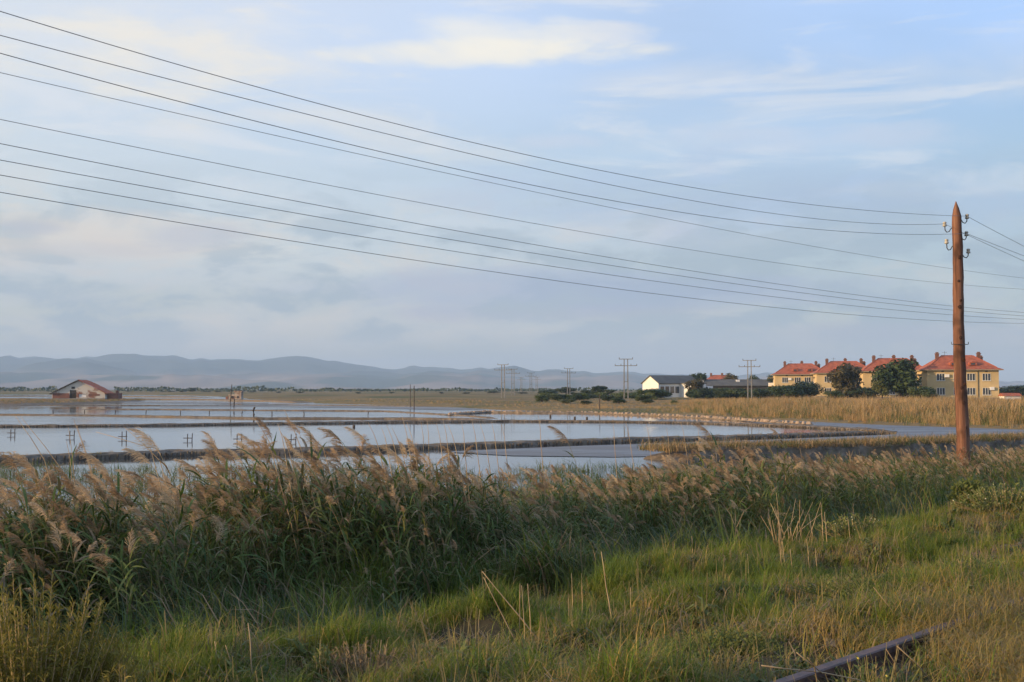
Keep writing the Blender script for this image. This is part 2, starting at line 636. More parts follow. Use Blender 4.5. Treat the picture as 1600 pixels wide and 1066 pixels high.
def water_mat():
    m = Mat('pan_water')
    g = m.n('ShaderNodeNewGeometry')
    a = m.n('ShaderNodeTexNoise')
    a.inputs['Scale'].default_value = 1.4
    a.inputs['Detail'].default_value = 3
    m.t.links.new(g.outputs['Position'], a.inputs[0])
    b = m.n('ShaderNodeTexNoise')
    b.inputs['Scale'].default_value = 0.03
    b.inputs['Detail'].default_value = 4
    m.t.links.new(g.outputs['Position'], b.inputs[0])
    m.set((0.05, 0.05, 0.05), m.ramp(b.outputs[0], [(0.35, 0.02), (0.5, 0.06), (0.65, 0.16)]), 0.5)
    m.p.inputs['IOR'].default_value = 1.33
    mpw = m.n('ShaderNodeMapping')
    mpw.inputs['Scale'].default_value = (0.5, 1.6, 1)
    m.t.links.new(g.outputs['Position'], mpw.inputs[0])
    m.t.links.new(mpw.outputs[0], a.inputs[0])
    m.bump(a.outputs[0], 0.16, 0.02)
    return m.m


def mud_mat():
    m = Mat('wet_mud')
    g = m.n('ShaderNodeNewGeometry')
    a = m.n('ShaderNodeTexNoise')
    a.inputs['Scale'].default_value = 0.35
    a.inputs['Detail'].default_value = 7
    a.inputs['Roughness'].default_value = 0.65
    mp = m.n('ShaderNodeMapping')
    mp.inputs['Scale'].default_value = (0.35, 1, 1)
    m.t.links.new(g.outputs['Position'], mp.inputs[0])
    m.t.links.new(mp.outputs[0], a.inputs[0])
    m.set(m.ramp(a.outputs[0], [(0.35, (0.085, 0.08, 0.08)), (0.6, (0.13, 0.12, 0.115)), (0.75, (0.2, 0.18, 0.16))]),
          m.ramp(a.outputs[0], [(0.4, 0.35), (0.6, 0.6)]), 0.3)
    m.bump(a.outputs[0], 0.4, 0.04)
    return m.m


def bank_mat():
    m = Mat('bank_earth')
    a = m.noise(2.2, 6, 0.65)
    b = m.noise(0.35, 4)
    c = m.ramp(a, [(0.3, (0.07, 0.06, 0.048)), (0.5, (0.15, 0.125, 0.10)), (0.7, (0.26, 0.215, 0.17))])
    c = m.mix(m.ramp(b, [(0.5, 0.0), (0.65, 0.6)]), c, (0.17, 0.115, 0.06))
    m.set(c, 0.95, 0.1)
    m.bump(a, 0.7, 0.08)
    return m.m


def hill_mat():
    m = Mat('hill_land')
    g = m.n('ShaderNodeNewGeometry')
    mp = m.n('ShaderNodeMapping')
    mp.inputs['Scale'].default_value = (1, 0.5, 4)
    m.t.links.new(g.outputs['Position'], mp.inputs[0])
    a = m.n('ShaderNodeTexNoise')
    a.inputs['Scale'].default_value = 0.0016
    a.inputs['Detail'].default_value = 6
    m.t.links.new(mp.outputs[0], a.inputs[0])
    s = m.n('ShaderNodeSeparateXYZ')
    m.t.links.new(g.outputs['Position'], s.inputs[0])
    zf = m.ramp(m_div(m, s.outputs[2], 260.0), [(0.22, 0.0), (0.45, 0.92)])
    fields = m.ramp(a.outputs[0], [(0.40, (0.05, 0.06, 0.03)), (0.47, (0.19, 0.13, 0.09)), (0.56, (0.30, 0.21, 0.145)), (0.62, (0.06, 0.065, 0.035))])
    m.set(m.mix(zf, fields, (0.03, 0.045, 0.03)), 1.0, 0.0)
    return m.m


M['ground'] = ground_mat()
M['water'] = water_mat()
M['mud'] = mud_mat()
M['bank'] = bank_mat()
M['hill'] = hill_mat()
M['pale_stone'] = simple('pale_stone', (0.42, 0.32, 0.235), (0.30, 0.22, 0.16), 1.5, 0.9)


# ------------------------------------------------------------------ the ground, water, mud, hills, haze
def polar_sheet(name, angs, rads, zf, mat):
    A, Rr = np.meshgrid(angs, rads, indexing='xy')
    X = np.sin(A) * Rr
    Y = np.cos(A) * Rr
    Z = zf(X, Y)
    na = len(angs)
    nr = len(rads)
    verts = np.stack([X.ravel(), Y.ravel(), Z.ravel()], 1)
    i = np.arange(nr - 1)[:, None] * na + np.arange(na - 1)[None, :]
    faces = np.stack([i, i + 1, i + na + 1, i + na], -1).reshape(-1, 4)
    me = bpy.data.meshes.new(name)
    me.vertices.add(len(verts))
    me.vertices.foreach_set('co', verts.ravel())
    me.loops.add(faces.size)
    me.loops.foreach_set('vertex_index', faces.ravel())
    me.polygons.add(len(faces))
    me.polygons.foreach_set('loop_start', np.arange(len(faces)) * 4)
    me.polygons.foreach_set('use_smooth', np.ones(len(faces), bool))
    me.update(calc_edges=True)
    me.materials.append(mat)
    o = bpy.data.objects.new(name, me)
    col.objects.link(o)
    return o


angs = np.concatenate([np.radians(np.linspace(-180, -42, 40)), np.radians(np.linspace(-41.5, 41.5, 260)), np.radians(np.linspace(42, 180, 40))])
rads = np.concatenate([[0.02], np.geomspace(1.5, 700, 420), np.geomspace(760, 12500, 40)])
tag(polar_sheet('ground', angs, rads, ground_z, M['ground']), 'low earth embankment and flat dry land running to the hills', kind='structure')


def sheet(name, pts, z, mat, kind='structure', label=None):
    b = MB()
    b.add([(p.x, p.y, z) for p in pts], [tuple(range(len(pts)))])
    o = b.build(name, mat)
    tag(o, label, kind=kind)
    return o


wl = [uv(-60, 19.0), uv(130, 19.0)]
sheet('water', [Vector((-60, 25, 0)), Vector((-10, 21, 0)), uv(25, 19.5), uv(80, 19.5), uv(150, 19.5), Vector((190, 120, 0)), Vector((60, 150, 0)),
                Vector((25, 240, 0)), Vector((-60, 520, 0)), Vector((-130, 720, 0)), Vector((-900, 760, 0)), Vector((-900, 25, 0))], 0.0, M['water'],
      label='still pale water in the shallow salt pans')


def px_poly(pts, z):
    return [gp(a, b, z) for a, b in pts]


sheet('mud_flat', px_poly([(690, 706), (900, 697), (1200, 687), (1400, 679), (1402, 674), (1300, 668.5), (1180, 660.5), (1150, 657), (1210, 656.5),
                           (1300, 660.5), (1390, 664.5), (1600, 671), (1800, 678), (1900, 690), (1600, 684), (1390, 694), (1200, 703), (1080, 712),
                           (960, 714), (800, 712)], 0.02), 0.02, M['mud'], label='dark wet mud of the drained pan')
sheet('mud_flat', px_poly([(250, 633.5), (420, 633), (600, 634), (720, 637), (760, 640), (700, 641), (560, 637.5), (400, 636), (250, 636)], 0.02), 0.02, M['mud'],
      label='dark wet mud of a far drained pan')
sheet('mud_flat', px_poly([(-150, 627.5), (60, 627.5), (180, 627), (420, 629.8), (420, 631.2), (200, 630), (60, 631), (-150, 631)], 0.02), 0.02, M['mud'],
      label='narrow strip of mud beside the derelict barn')

# hills: a band of land 4.5 to 10 km away, its skyline from the photograph's ridge
RIDGE = np.array([(-900, 566), (-500, 560), (-200, 563), (0, 557.5), (60, 558), (115, 556), (140, 557), (180, 561), (235, 560), (270, 556), (300, 558), (350, 561),
                  (385, 565), (425, 563), (455, 560.5), (480, 559.5), (510, 562), (540, 567), (580, 573), (620, 577), (650, 575), (690, 575), (740, 577),
                  (780, 577), (805, 574.5), (830, 579), (870, 578), (905, 582), (950, 583), (1000, 581), (1080, 584), (1180, 585), (1300, 588), (1420, 591),
                  (1600, 597), (1900, 600), (2500, 600)], dtype=float)


def hill_z(x, y):
    px = 800 + F * x / np.maximum(y, 1)
    r = np.maximum(y, 1)
    ridge = (HORIZON - np.interp(px, RIDGE[:, 0], RIDGE[:, 1]) - (vnoise(px, px * 0, 42, 61) - 0.5) * 7 - (vnoise(px, px * 0, 15, 62) - 0.5) * 3.5) / F     # tangent of elevation
    top = ridge * 8600 + EYE
    t = np.clip((r - 4300) / 4300, 0, 1)
    prof = 0.30 * (1 - np.cos(np.pi * np.clip(t / 0.45, 0, 1))) / 2 + 0.70 * np.clip((t - 0.35) / 0.65, 0, 1) ** 1.4
    rough = (vnoise(x, y, 900, 5) - 0.5) * 0.75 + (vnoise(x, y, 380, 6) - 0.5) * 0.5 + (vnoise(x, y, 150, 8) - 0.5) * 0.22
    z = top * np.clip(prof + rough * np.sin(np.pi * np.clip(t, 0, 1)) ** 1.0 * 0.8, -0.05, 1.0)
    z = z + (vnoise(x, y, 260, 7) - 0.5) * 16 * t + (vnoise(x, y, 90, 9) - 0.5) * 7 * t
    back = np.clip((r - 8600) / 1500, 0, 1)
    return z * (1 - back * 0.8) - 2 + 3 * t


hang = np.arctan(np.linspace(-1.0, 1.0, 520))
A_, R_ = None, None


def hill_sheet():
    tx = np.linspace(-1.0, 1.0, 640)
    ys = np.linspace(4200, 10100, 90)
    X = tx[None, :] * ys[:, None]
    Y = np.repeat(ys[:, None], len(tx), 1)
    Z = hill_z(X, Y)
    na, nr = len(tx), len(ys)
    i = np.arange(nr - 1)[:, None] * na + np.arange(na - 1)[None, :]
    faces = np.stack([i, i + 1, i + na + 1, i + na], -1).reshape(-1, 4)
    me = bpy.data.meshes.new('hills')
    me.from_pydata(np.stack([X.ravel(), Y.ravel(), Z.ravel()], 1).tolist(), [], faces.tolist())
    me.polygons.foreach_set('use_smooth', [True] * len(faces))
    me.materials.append(M['hill'])
    o = bpy.data.objects.new('hills', me)
    col.objects.link(o)
    tag(o, 'low hazy blue hills along the horizon', kind='structure')


hill_sheet()


def haze():
    b = MB()
    b.box(-13500, 13500, -13500, 13500, -2.5, 330)
    m = bpy.data.materials.new('haze_air')
    m.use_nodes = True
    t = m.node_tree
    t.nodes.clear()
    v = t.nodes.new('ShaderNodeVolumePrincipled')
    v.inputs['Color'].default_value = (0.52, 0.73, 1.0, 1)
    v.inputs['Density'].default_value = 0.00016
    v.inputs['Anisotropy'].default_value = 0.0
    o = t.nodes.new('ShaderNodeOutputMaterial')
    t.links.new(v.outputs[0], o.inputs['Volume'])
    ob = b.build('haze', m)
    tag(ob, 'thin pale haze over the whole plain', kind='stuff')


haze()


# ------------------------------------------------------------------ banks between the pans
def sweep(pts, prof, step, jitter, seed):
    """pts: list of Vectors on the ground; prof: list of (offset to the left of travel, z)"""
    r = random.Random(seed)
    line = [pts[0].copy()]
    for a, b in zip(pts[:-1], pts[1:]):
        n = max(1, int((b - a).length / step))
        for k in range(1, n + 1):
            line.append(a.lerp(b, k / n))
    b = MB()
    vs_, fs_ = [], []
    n = len(prof)
    for i, p in enumerate(line):
        t = (line[min(i + 1, len(line) - 1)] - line[max(i - 1, 0)])
        t.z = 0
        t.normalize()
        s = Vector((-t.y, t.x, 0))
        for (o, z) in prof:
            q = p + s * (o + r.uniform(-1, 1) * jitter)
            e = min(1.0, (i + 0.02) / 4.0, (len(line) - 1 - i + 0.02) / 4.0) ** 0.5
            vs_.append((q.x, q.y, (z + (r.uniform(-1, 1) * jitter * 0.6 if z > 0.03 else 0) + 0.25) * e - 0.25))
    for i in range(len(line) - 1):
        for k in range(n - 1):
            fs_.append((i * n + k, (i + 1) * n + k, (i + 1) * n + k + 1, i * n + k + 1))
    b.add(vs_, fs_)
    return b, line


def bank(pixels, label, w=1.3, h=0.35, stakes=0.0, z0=0.0, stones=False, seed=1, step=0.7, tufts=0, jitter=0.06):
    pts = [gp(a, b_, 0.0) for a, b_ in pixels]
    prof = [(-0.12, -0.25), (0.0, 0.02), (0.10, h * 0.8), (0.3, h), (w * 0.6, h * 1.05), (w - 0.25, h * 0.85), (w, -0.2)]
    b, line = sweep(pts, prof, step, jitter, seed)
    o = b.build('bank', M['bank'], smooth=False)
    tag(o, label, kind='structure')
    r = random.Random(seed + 50)
    if stakes:
        s = MB()
        dist = 0.0
        for a, c in zip(line[:-1], line[1:]):
            L = (c - a).length
            t = (c - a).normalized()
            k = max(1, int(L / stakes))
            for q in range(k):
                if r.random() < 0.12:
                    continue
                p = a + t * (q / k * L) + Vector((-t.y, t.x, 0)) * r.uniform(-0.1, -0.03)
                ht = h * r.uniform(0.55, 0.95)
                rd = r.uniform(0.03, 0.06)
                lean = Vector((r.uniform(-0.06, 0.06), r.uniform(-0.06, 0.06), 0))
                s.tube([p + Vector((0, 0, -0.2)), p + lean + Vector((0, 0, ht))], [rd, rd * 0.85], 5)
        so = s.build('stakes', M['stake_wood'], o)
        so['kind'] = 'stuff'
    if stones:
        s = MB()
        for a, c in zip(line[:-1], line[1:]):
            for q in range(2):
                p = a.lerp(c, r.random()) + Vector((r.uniform(-0.1, 0.1), r.uniform(0.1, w * 0.7), 0))
                sx, sy, sz = r.uniform(0.12, 0.28), r.uniform(0.1, 0.22), r.uniform(0.08, 0.16)
                ring = [(p.x + sx * math.cos(k * 1.257 + r.uniform(-.3, .3)), p.y + sy * math.sin(k * 1.257 + r.uniform(-.3, .3))) for k in range(5)]
                zz = h * 0.9
                s.add([(x, y, zz - 0.1) for x, y in ring] + [(p.x + (x - p.x) * 0.6, p.y + (y - p.y) * 0.6, zz + sz) for x, y in ring],
                      [(k, (k + 1) % 5, 5 + (k + 1) % 5, 5 + k) for k in range(5)] + [(5, 6, 7, 8, 9)])
        so = s.build('pale_stones', M['pale_stone'], o)
        so['kind'] = 'stuff'
    return o, line


B1 = [(-120, 731), (0, 724), (100, 719.5), (200, 715.5), (300, 712), (400, 710.5), (500, 708.5), (600, 704.5), (700, 701.5), (800, 698.5), (900, 694.5),
      (1000, 691), (1100, 688.5), (1200, 685.5), (1300, 682), (1392, 678)]
B2 = [(-120, 668), (0, 668), (200, 666.7), (400, 664), (600, 661), (800, 659.3), (900, 660), (1000, 661.2), (1100, 663), (1200, 666), (1300, 671), (1390, 676.5)]
B3 = [(-120, 648.5), (0, 649), (200, 651), (400, 654.8), (600, 655), (700, 656), (790, 657.5)]
B4 = [(100, 639.8), (250, 640.2), (400, 641.5), (600, 643), (660, 646.5), (720, 650), (780, 655)]
B5 = [(-100, 634.5), (100, 634.4), (180, 634.2), (300, 634), (450, 633.5), (620, 635.5), (700, 636.5)]
B6 = [(700, 649.5), (760, 645), (830, 646), (930, 646.8), (1000, 649.5), (1100, 654), (1200, 661), (1270, 665)]
B7 = [(150, 624.6), (250, 624.8), (330, 625.6), (420, 627.6), (470, 629.5)]
B8 = [(-120, 624.0), (0, 624.0), (90, 624.2)]
B9 = [(-120, 619.6), (100, 619.6), (220, 620.4), (330, 621.4)]
B0 = [(1040, 722), (1100, 719.5), (1200, 716.5), (1300, 714), (1390, 711), (1500, 706), (1600, 702), (1750, 697)]
banks = {}
banks[1] = bank(B1, 'nearest earth bank, edged with wooden stakes, reaching to the tip at right', 1.5, 0.23, 0.16, seed=1, step=0.6)
banks[2] = bank(B2, 'second staked earth bank, on the far side of the pan with paired posts', 1.8, 0.17, 0.17, seed=2, step=0.8)
banks[3] = bank(B3, 'low grassy bank just behind the second staked bank', 1.4, 0.15, 0, seed=3, step=1.0)
banks[4] = bank(B4, 'thin dark bank in the middle distance behind the row of single posts', 0.8, 0.11, 0, seed=4, step=1.2)
banks[5] = bank(B5, 'far dark bank in front of the barn', 1.5, 0.15, 0, seed=5, step=2.0)
banks[6] = bank(B6, 'pale stony bank along the tan reeds', 1.2, 0.2, 0, stones=True, seed=6, step=0.8)
banks[7] = bank(B7, 'far brownish bank between the barn and the ruin', 4.0, 0.3, 0, seed=17, step=3.0)
banks[8] = bank(B8, 'far dark bank left of the barn', 4.0, 0.3, 0, seed=18, step=3.0)
banks[9] = bank(B9, 'farthest thin bank along the foot of the far wood', 5.0, 0.3, 0, seed=19, step=4.0)
banks[0] = bank(B0, 'grassy brown bank left of the leaning utility pole', 2.4, 0.50, 0, seed=7, step=0.6, jitter=0.1)


# ------------------------------------------------------------------ scattering plants with geometry nodes
def scatter(name, pts, rot, scl, idx, protos, label, kind='stuff'):
    pc = bpy.data.collections.new(name + '_kinds')
    for k, (me, nm) in enumerate(protos):
        po = bpy.data.objects.new('%s_%02d' % (nm, k), me)
        pc.objects.link(po)
    me = bpy.data.meshes.new(name)
    n = len(pts)
    me.vertices.add(n)
    me.vertices.foreach_set('co', np.asarray(pts, np.float32).ravel())
    a = me.attributes.new('rot', 'FLOAT_VECTOR', 'POINT')
    a.data.foreach_set('vector', np.asarray(rot, np.float32).ravel())
    a = me.attributes.new('scl', 'FLOAT', 'POINT')
    a.data.foreach_set('value', np.asarray(scl, np.float32))
    a = me.attributes.new('idx', 'INT', 'POINT')
    a.data.foreach_set('value', np.asarray(idx, np.int32))
    me.update()
    o = bpy.data.objects.new(name, me)
    col.objects.link(o)
    g = bpy.data.node_groups.new(name, 'GeometryNodeTree')
    g.interface.new_socket('Geometry', in_out='INPUT', socket_type='NodeSocketGeometry')
    g.interface.new_socket('Geometry', in_out='OUTPUT', socket_type='NodeSocketGeometry')
    gi = g.nodes.new('NodeGroupInput')
    go = g.nodes.new('NodeGroupOutput')
    iop = g.nodes.new('GeometryNodeInstanceOnPoints')
    ci = g.nodes.new('GeometryNodeCollectionInfo')
    ci.inputs['Collection'].default_value = pc
    ci.inputs['Separate Children'].default_value = True
    ci.inputs['Reset Children'].default_value = True

    def attr(nm, typ):
        x = g.nodes.new('GeometryNodeInputNamedAttribute')
        x.data_type = typ
        x.inputs['Name'].default_value = nm
        return x.outputs[0]
    e2r = g.nodes.new('FunctionNodeEulerToRotation')
    g.links.new(attr('rot', 'FLOAT_VECTOR'), e2r.inputs[0])
    g.links.new(gi.outputs[0], iop.inputs['Points'])
    g.links.new(ci.outputs[0], iop.inputs['Instance'])
    iop.inputs['Pick Instance'].default_value = True
    g.links.new(attr('idx', 'INT'), iop.inputs['Instance Index'])
    g.links.new(e2r.outputs[0], iop.inputs['Rotation'])
    g.links.new(attr('scl', 'FLOAT'), iop.inputs['Scale'])
    g.links.new(iop.outputs[0], go.inputs[0])
    md = o.modifiers.new('scatter', 'NODES')
    md.node_group = g
    tag(o, label, kind=kind)
    return o


def blade(b, r, base, az, length, width, lean, mi=0, segs=3, curl=1.0):
    """grass blade: leaves base upright and bends over towards az"""
    d = Vector((math.cos(az), math.sin(az), 0))
    s = Vector((-d.y, d.x, 0))
    pts, ws = [], []
    for k in range(segs + 1):
        t = k / segs
        a = lean * (0.25 * t + 0.75 * curl * t * t)
        pts.append(Vector(base) + d * (math.sin(a) * length * t) + Vector((0, 0, math.cos(a) * length * t)))
        ws.append(width * (1 - t ** 2.2) + width * 0.04)
    b.ribbon(pts, ws, s, mi)


def tuft(seed, n, spread, h, hv, w, lean, mats, dry=0.0):
    r = random.Random(seed)
    b = MB()
    for i in range(n):
        a = r.uniform(0, 6.283)
        q = spread * math.sqrt(r.random())
        base = (q * math.cos(a), q * math.sin(a), -0.03)
        blade(b, r, base, r.uniform(0, 6.283), h * r.uniform(1 - hv, 1 + hv), w * r.uniform(0.7, 1.3), lean * r.uniform(0.3, 1.3), 1 if r.random() < dry else 0)
    return b.mesh('tuft', False, mats)


green_tufts = [(tuft(10 + k, (34, 40, 30, 36, 44)[k], (0.08, 0.11, 0.13, 0.07, 0.14)[k], (0.17, 0.13, 0.10, 0.20, 0.085)[k], 0.6, (0.0048, 0.0042, 0.0055, 0.0045, 0.005)[k], (0.8, 1.1, 1.4, 0.7, 1.5)[k], [M['grass'], M['grass_dry']], (0.06, 0.1, 0.14, 0.08, 0.2)[k]), 'grass_tuft') for k in range(5)]
yellow_tufts = [(tuft(30 + k, 36, 0.12, 0.19, 0.6, 0.0045, 0.9, [M['grass_dry'], M['grass']], 0.4), 'yellow_tuft') for k in range(4)]
tan_clumps = [(tuft(50 + k, 26, 0.8, 1.45, 0.35, 0.035, 0.55, [M['tan_reed'], M['weed']], 0.06), 'tan_reed_clump') for k in range(4)]


def cam_points(n, y0, y1, keep, margin=0.52, power=1.0):
    """random ground points in the camera's wedge, density falling with distance"""
    out = []
    tot = 0
    while tot < n:
        m = n * 3
        y = y0 * (y1 / y0) ** rng.random(m) if power == 0 else (y0 ** power + rng.random(m) * (y1 ** power - y0 ** power)) ** (1 / power)
        x = rng.uniform(-margin, margin, m) * y + rng.uniform(-0.6, 0.6, m)
        k = keep(x, y)
        k = rng.random(m) < k
        out.append(np.stack([x[k], y[k]], 1))
        tot += int(k.sum())
        if not k.any():
            break
    return np.concatenate(out)[:n]


def vof(x, y):
    return N.x * x + N.y * y


def uof(x, y):
    return U.x * x + U.y * y


# --- short grass on the bench and down the slope
def keep_grass(x, y):
    v = vof(x, y)
    k = np.interp(v, [2.2, 3.4, 4.2, 4.6, 5.2, 7.4, 8.0, 10.5, 12.0], [0.1, 0.7, 0.6, 0.3, 1.0, 1.0, 0.9, 0.8, 0.0])
    patch = vnoise(x, y, 0.8, 11)
    return k * np.clip(2.6 * patch * (0.5 + vnoise(x, y, 0.35, 17)) - 0.45, 0, 1) * (np.abs(v - 3.1) > np.interp(uof(x, y), [5.2, 6.0], [0.28, 0.1]))


P = cam_points(41000, 4.3, 36, keep_grass, margin=0.64, power=1.2)
n = len(P)
big = vnoise(P[:, 0], P[:, 1], 1.6, 12)
yel = (rng.random(n) < np.interp(vof(P[:, 0], P[:, 1]), [3, 3.3, 4.0, 5.3, 7], [0.85, 0.5, 0.12, 0.04, 0.03]) + 1.2 * np.clip(big - 0.74, 0, 1))
idx = np.where(yel, 5 + rng.integers(0, 4, n), rng.integers(0, 5, n))
scl = rng.uniform(0.45, 1.05, n) * (0.5 + 0.75 * vnoise(P[:, 0], P[:, 1], 0.6, 13) + 2.6 * np.clip(vnoise(P[:, 0], P[:, 1], 0.45, 14) - 0.66, 0, 1)) * np.interp(vof(P[:, 0], P[:, 1]), [7.6, 8.6, 10.5], [1.0, 1.9, 2.6])
rot = np.stack([rng.uniform(-0.15, 0.15, n), rng.uniform(-0.15, 0.15, n), rng.uniform(0, 6.283, n)], 1)
scatter('grass', np.column_stack([P, ground_z(P[:, 0], P[:, 1])]), rot, scl, idx, green_tufts + yellow_tufts,
        'short green grass on the railway embankment')


# --- dry yellow-orange grass at the track, bottom right
def keep_dry(x, y):
    v = vof(x, y)
    u = uof(x, y)
    k = ((v > -3.0) & (v < np.interp(u, [5.6, 6.2, 6.7, 7.4, 8], [1.9, 2.6, 3.2, 3.35, 3.3]))) * np.clip(vnoise(x, y, 0.7, 15) * 1.6 - 0.1, 0, 1)
    return k * np.interp(u, [5.0, 6.0], [0.4, 1.0]) + ((v > 3.35) & (v < 4.5)) * 0.10 * np.clip(vnoise(x, y, 0.8, 16) * 2 - 0.4, 0, 1)


dry_tufts = [(tuft(70 + k, 40, 0.15, 0.21, 0.6, 0.0042, 1.3, [M['grass_dry'], M['reed_dry']], 0.15), 'dry_tuft') for k in range(4)]
P = cam_points(9500, 3.2, 30, keep_dry, margin=0.85, power=1.2)
n = len(P)
rot = np.stack([rng.uniform(-0.2, 0.2, n), rng.uniform(-0.2, 0.2, n), rng.uniform(0, 6.283, n)], 1)
scatter('dry_grass', np.column_stack([P, ground_z(P[:, 0], P[:, 1])]), rot, rng.uniform(0.6, 1.2, n), rng.integers(0, 4, n), dry_tufts,
        'dry yellowish grass beside the rusty rail')


thatch = [(tuft(400 + k, 26, 0.16, 0.17, 0.5, 0.005, 1.9, [M['reed_dry'], M['grass_dry']], 0.5), 'thatch') for k in range(3)]


def rosette(seed):
    r = random.Random(seed)
    b = MB()
    for i in range(11):
        blade(b, r, (r.uniform(-.04, .04), r.uniform(-.04, .04), 0.0), r.uniform(0, 6.28), r.uniform(0.07, 0.15), r.uniform(0.018, 0.03), r.uniform(0.5, 1.3), 0, 3)
    for i in range(3):
        x, y = r.uniform(-.03, .03), r.uniform(-.03, .03)
        b.tube([(x, y, 0), (x * 2, y * 2, r.uniform(0.1, 0.24))], [0.0022, 0.0012], 3, 1)
    return b.mesh('rosette', False, [M['weed'], M['stem']])


P = cam_points(3000, 4.3, 30, lambda x, y: np.interp(vof(x, y), [1.5, 3.4, 4.2, 8.0, 9.5], [0.2, 0.8, 1.0, 0.7, 0.0]) * np.clip(vnoise(x, y, 0.9, 55) * 2.2 - 0.5, 0, 1) * (np.abs(vof(x, y) - 3.1) > 0.15), power=1.2)
n = len(P)
rot = np.stack([rng.uniform(-.2, .2, n), rng.uniform(-.2, .2, n), rng.uniform(0, 6.28, n)], 1)
scatter('weeds', np.column_stack([P, ground_z(P[:, 0], P[:, 1]) + 0.02]), rot, rng.uniform(0.6, 1.4, n) * np.where((ti := rng.choice(7, n, p=[.09, .09, .09, .19, .18, .18, .18])) < 3, 0.7, 1.0), ti, thatch + [(rosette(420 + k), 'rosette') for k in range(4)],
        'broad-leaved weeds and dead straw among the short grass')


# ------------------------------------------------------------------ reeds
def stem_curve(h, lean, t):
    return Vector((-lean * h * (0.25 * t + 0.75 * t * t), 0, h * t * (1 - 0.12 * lean * t)))


def stem_mesh(h, lean, seed):
    r = random.Random(seed)
    b = MB()
    b.tube([stem_curve(h, lean, k / 7) for k in range(8)], [0.006 - 0.0038 * k / 7 for k in range(8)], 4)
    return b


def leaf_points(length, rise, droop):
    """reed leaf in local space: grows towards -X"""
    pts = []
    p = Vector((0, 0, 0))
    ang = rise
    for k in range(6):
        pts.append(p.copy())
        p = p + Vector((-math.cos(ang), 0, math.sin(ang))) * (length / 5)
        ang -= droop / 5
    return pts


def leaf_mb(b, length, rise, droop, width, mat4=None, mi=0):
    pts = leaf_points(length, rise, droop)
    ws = [width * w for w in (0.45, 0.95, 1.0, 0.8, 0.5, 0.04)]
    bb = len(b.v)
    b.ribbon(pts, ws, (0, 1, 0), mi)
    if mat4 is not None:
        for i in range(bb, len(b.v)):
            q = mat4 @ Vector(b.v[i])
            b.v[i] = (q.x, q.y, q.z)


def plume_mb(b, r, length, full, mat4=None, mi=0, thick=1.0):
    """one-sided feathery panicle: axis up and towards -X, branches swept by the wind"""
    bb = len(b.v)
    nb = int(26 * full)
    ax = lambda t: Vector((-length * (0.25 * t + 0.45 * t * t), 0, length * t * (1 - 0.25 * t)))
    b.tube([ax(k / 4) for k in range(5)], [0.003, 0.003, 0.002, 0.0015, 0.001], 3, mi, cap=False)
    for i in range(nb):
        t = 0.04 + 0.94 * (i + r.random()) / nb
        p0 = ax(t)
        L = length * (0.72 - 0.40 * abs(t - 0.3) - 0.25 * t) * r.uniform(0.7, 1.2)
        side = r.uniform(-1.0, 1.0)
        for j in range(5):
            q = p0 + Vector((r.uniform(-.012, .012), r.uniform(-.012, .012), r.uniform(-.012, .012)))
            d = Vector((-0.75 + r.uniform(-0.3, 0.35), side + r.uniform(-0.3, 0.3), 0.75 + r.uniform(-0.35, 0.3))).normalized()
            pts = [q]
            LL = L * r.uniform(0.55, 1.0)
            for k in range(3):
                q = q + d * LL / 3
                d = (d + Vector((-0.28, 0, -0.38))).normalized()
                pts.append(q)
            s = Vector((r.uniform(-1, 1), r.uniform(-1, 1), r.uniform(-1, 1)))
            s = s.normalized()
            w = r.uniform(0.003, 0.0055) * thick
            b.ribbon(pts, [w * 0.6, w, w * 1.1, w * 0.25], s, mi)
    if mat4 is not None:
        for i in range(bb, len(b.v)):
            q = mat4 @ Vector(b.v[i])
            b.v[i] = (q.x, q.y, q.z)


def leaf_mat(h, lean, t, yaw):
    p = stem_curve(h, lean, t)
    return Matrix.Translation(p) @ Matrix.Rotation(yaw, 4, 'Z')


def top_mat(h, lean):
    return Matrix.Translation(stem_curve(h, lean, 1.0)) @ Matrix.Rotation(-0.5 * lean, 4, 'Y')


LEAVES = []
r_ = random.Random(5)
for k in range(7):
    LEAVES.append((r_.uniform(0.34, 0.58), r_.uniform(0.5, 1.15), r_.uniform(0.7, 2.1), r_.uniform(0.022, 0.034)))


def whole_reed(seed, plume=True, nl=9, h=1.9, dry=0.2, thick=1.0, tmin=0.25):
    r = random.Random(seed)
    lean = r.uniform(0.15, 0.42)
    b = stem_mesh(h, lean, seed)
    b.m = [2] * len(b.f)
    for k in range(nl):
        t = tmin + (0.97 - tmin) * (k + r.random() * 0.8) / nl
        yaw = r.gauss(0, 0.9)
        L, rise, droop, w = r.choice(LEAVES)
        leaf_mb(b, L * r.uniform(0.8, 1.15), rise, droop, w * thick, leaf_mat(h, lean, t, yaw), 1 if r.random() < dry else 0)
    if plume:
        plume_mb(b, r, r.uniform(0.15, 0.34), r.uniform(0.6, 1.15), top_mat(h, lean), 3, thick)
    return b.mesh('reed', False, [M['reed_leaf'], M['reed_dry'], M['stem'], M['plume']])


plumed = [(whole_reed(100 + k, True, 11, 1.70 + 0.05 * k, 0.2), 'plumed_reed') for k in range(7)]
plain = [(whole_reed(120 + k, False, 16, 1.45 + 0.1 * k, 0.08), 'leafy_reed') for k in range(5)]
dryish = [(whole_reed(140 + k, False, 8, 1.3, 0.75), 'dead_reed') for k in range(3)]
far_plumed = [(whole_reed(160 + k, True, 8, 1.8, 0.35, 1.5), 'far_reed') for k in range(4)]


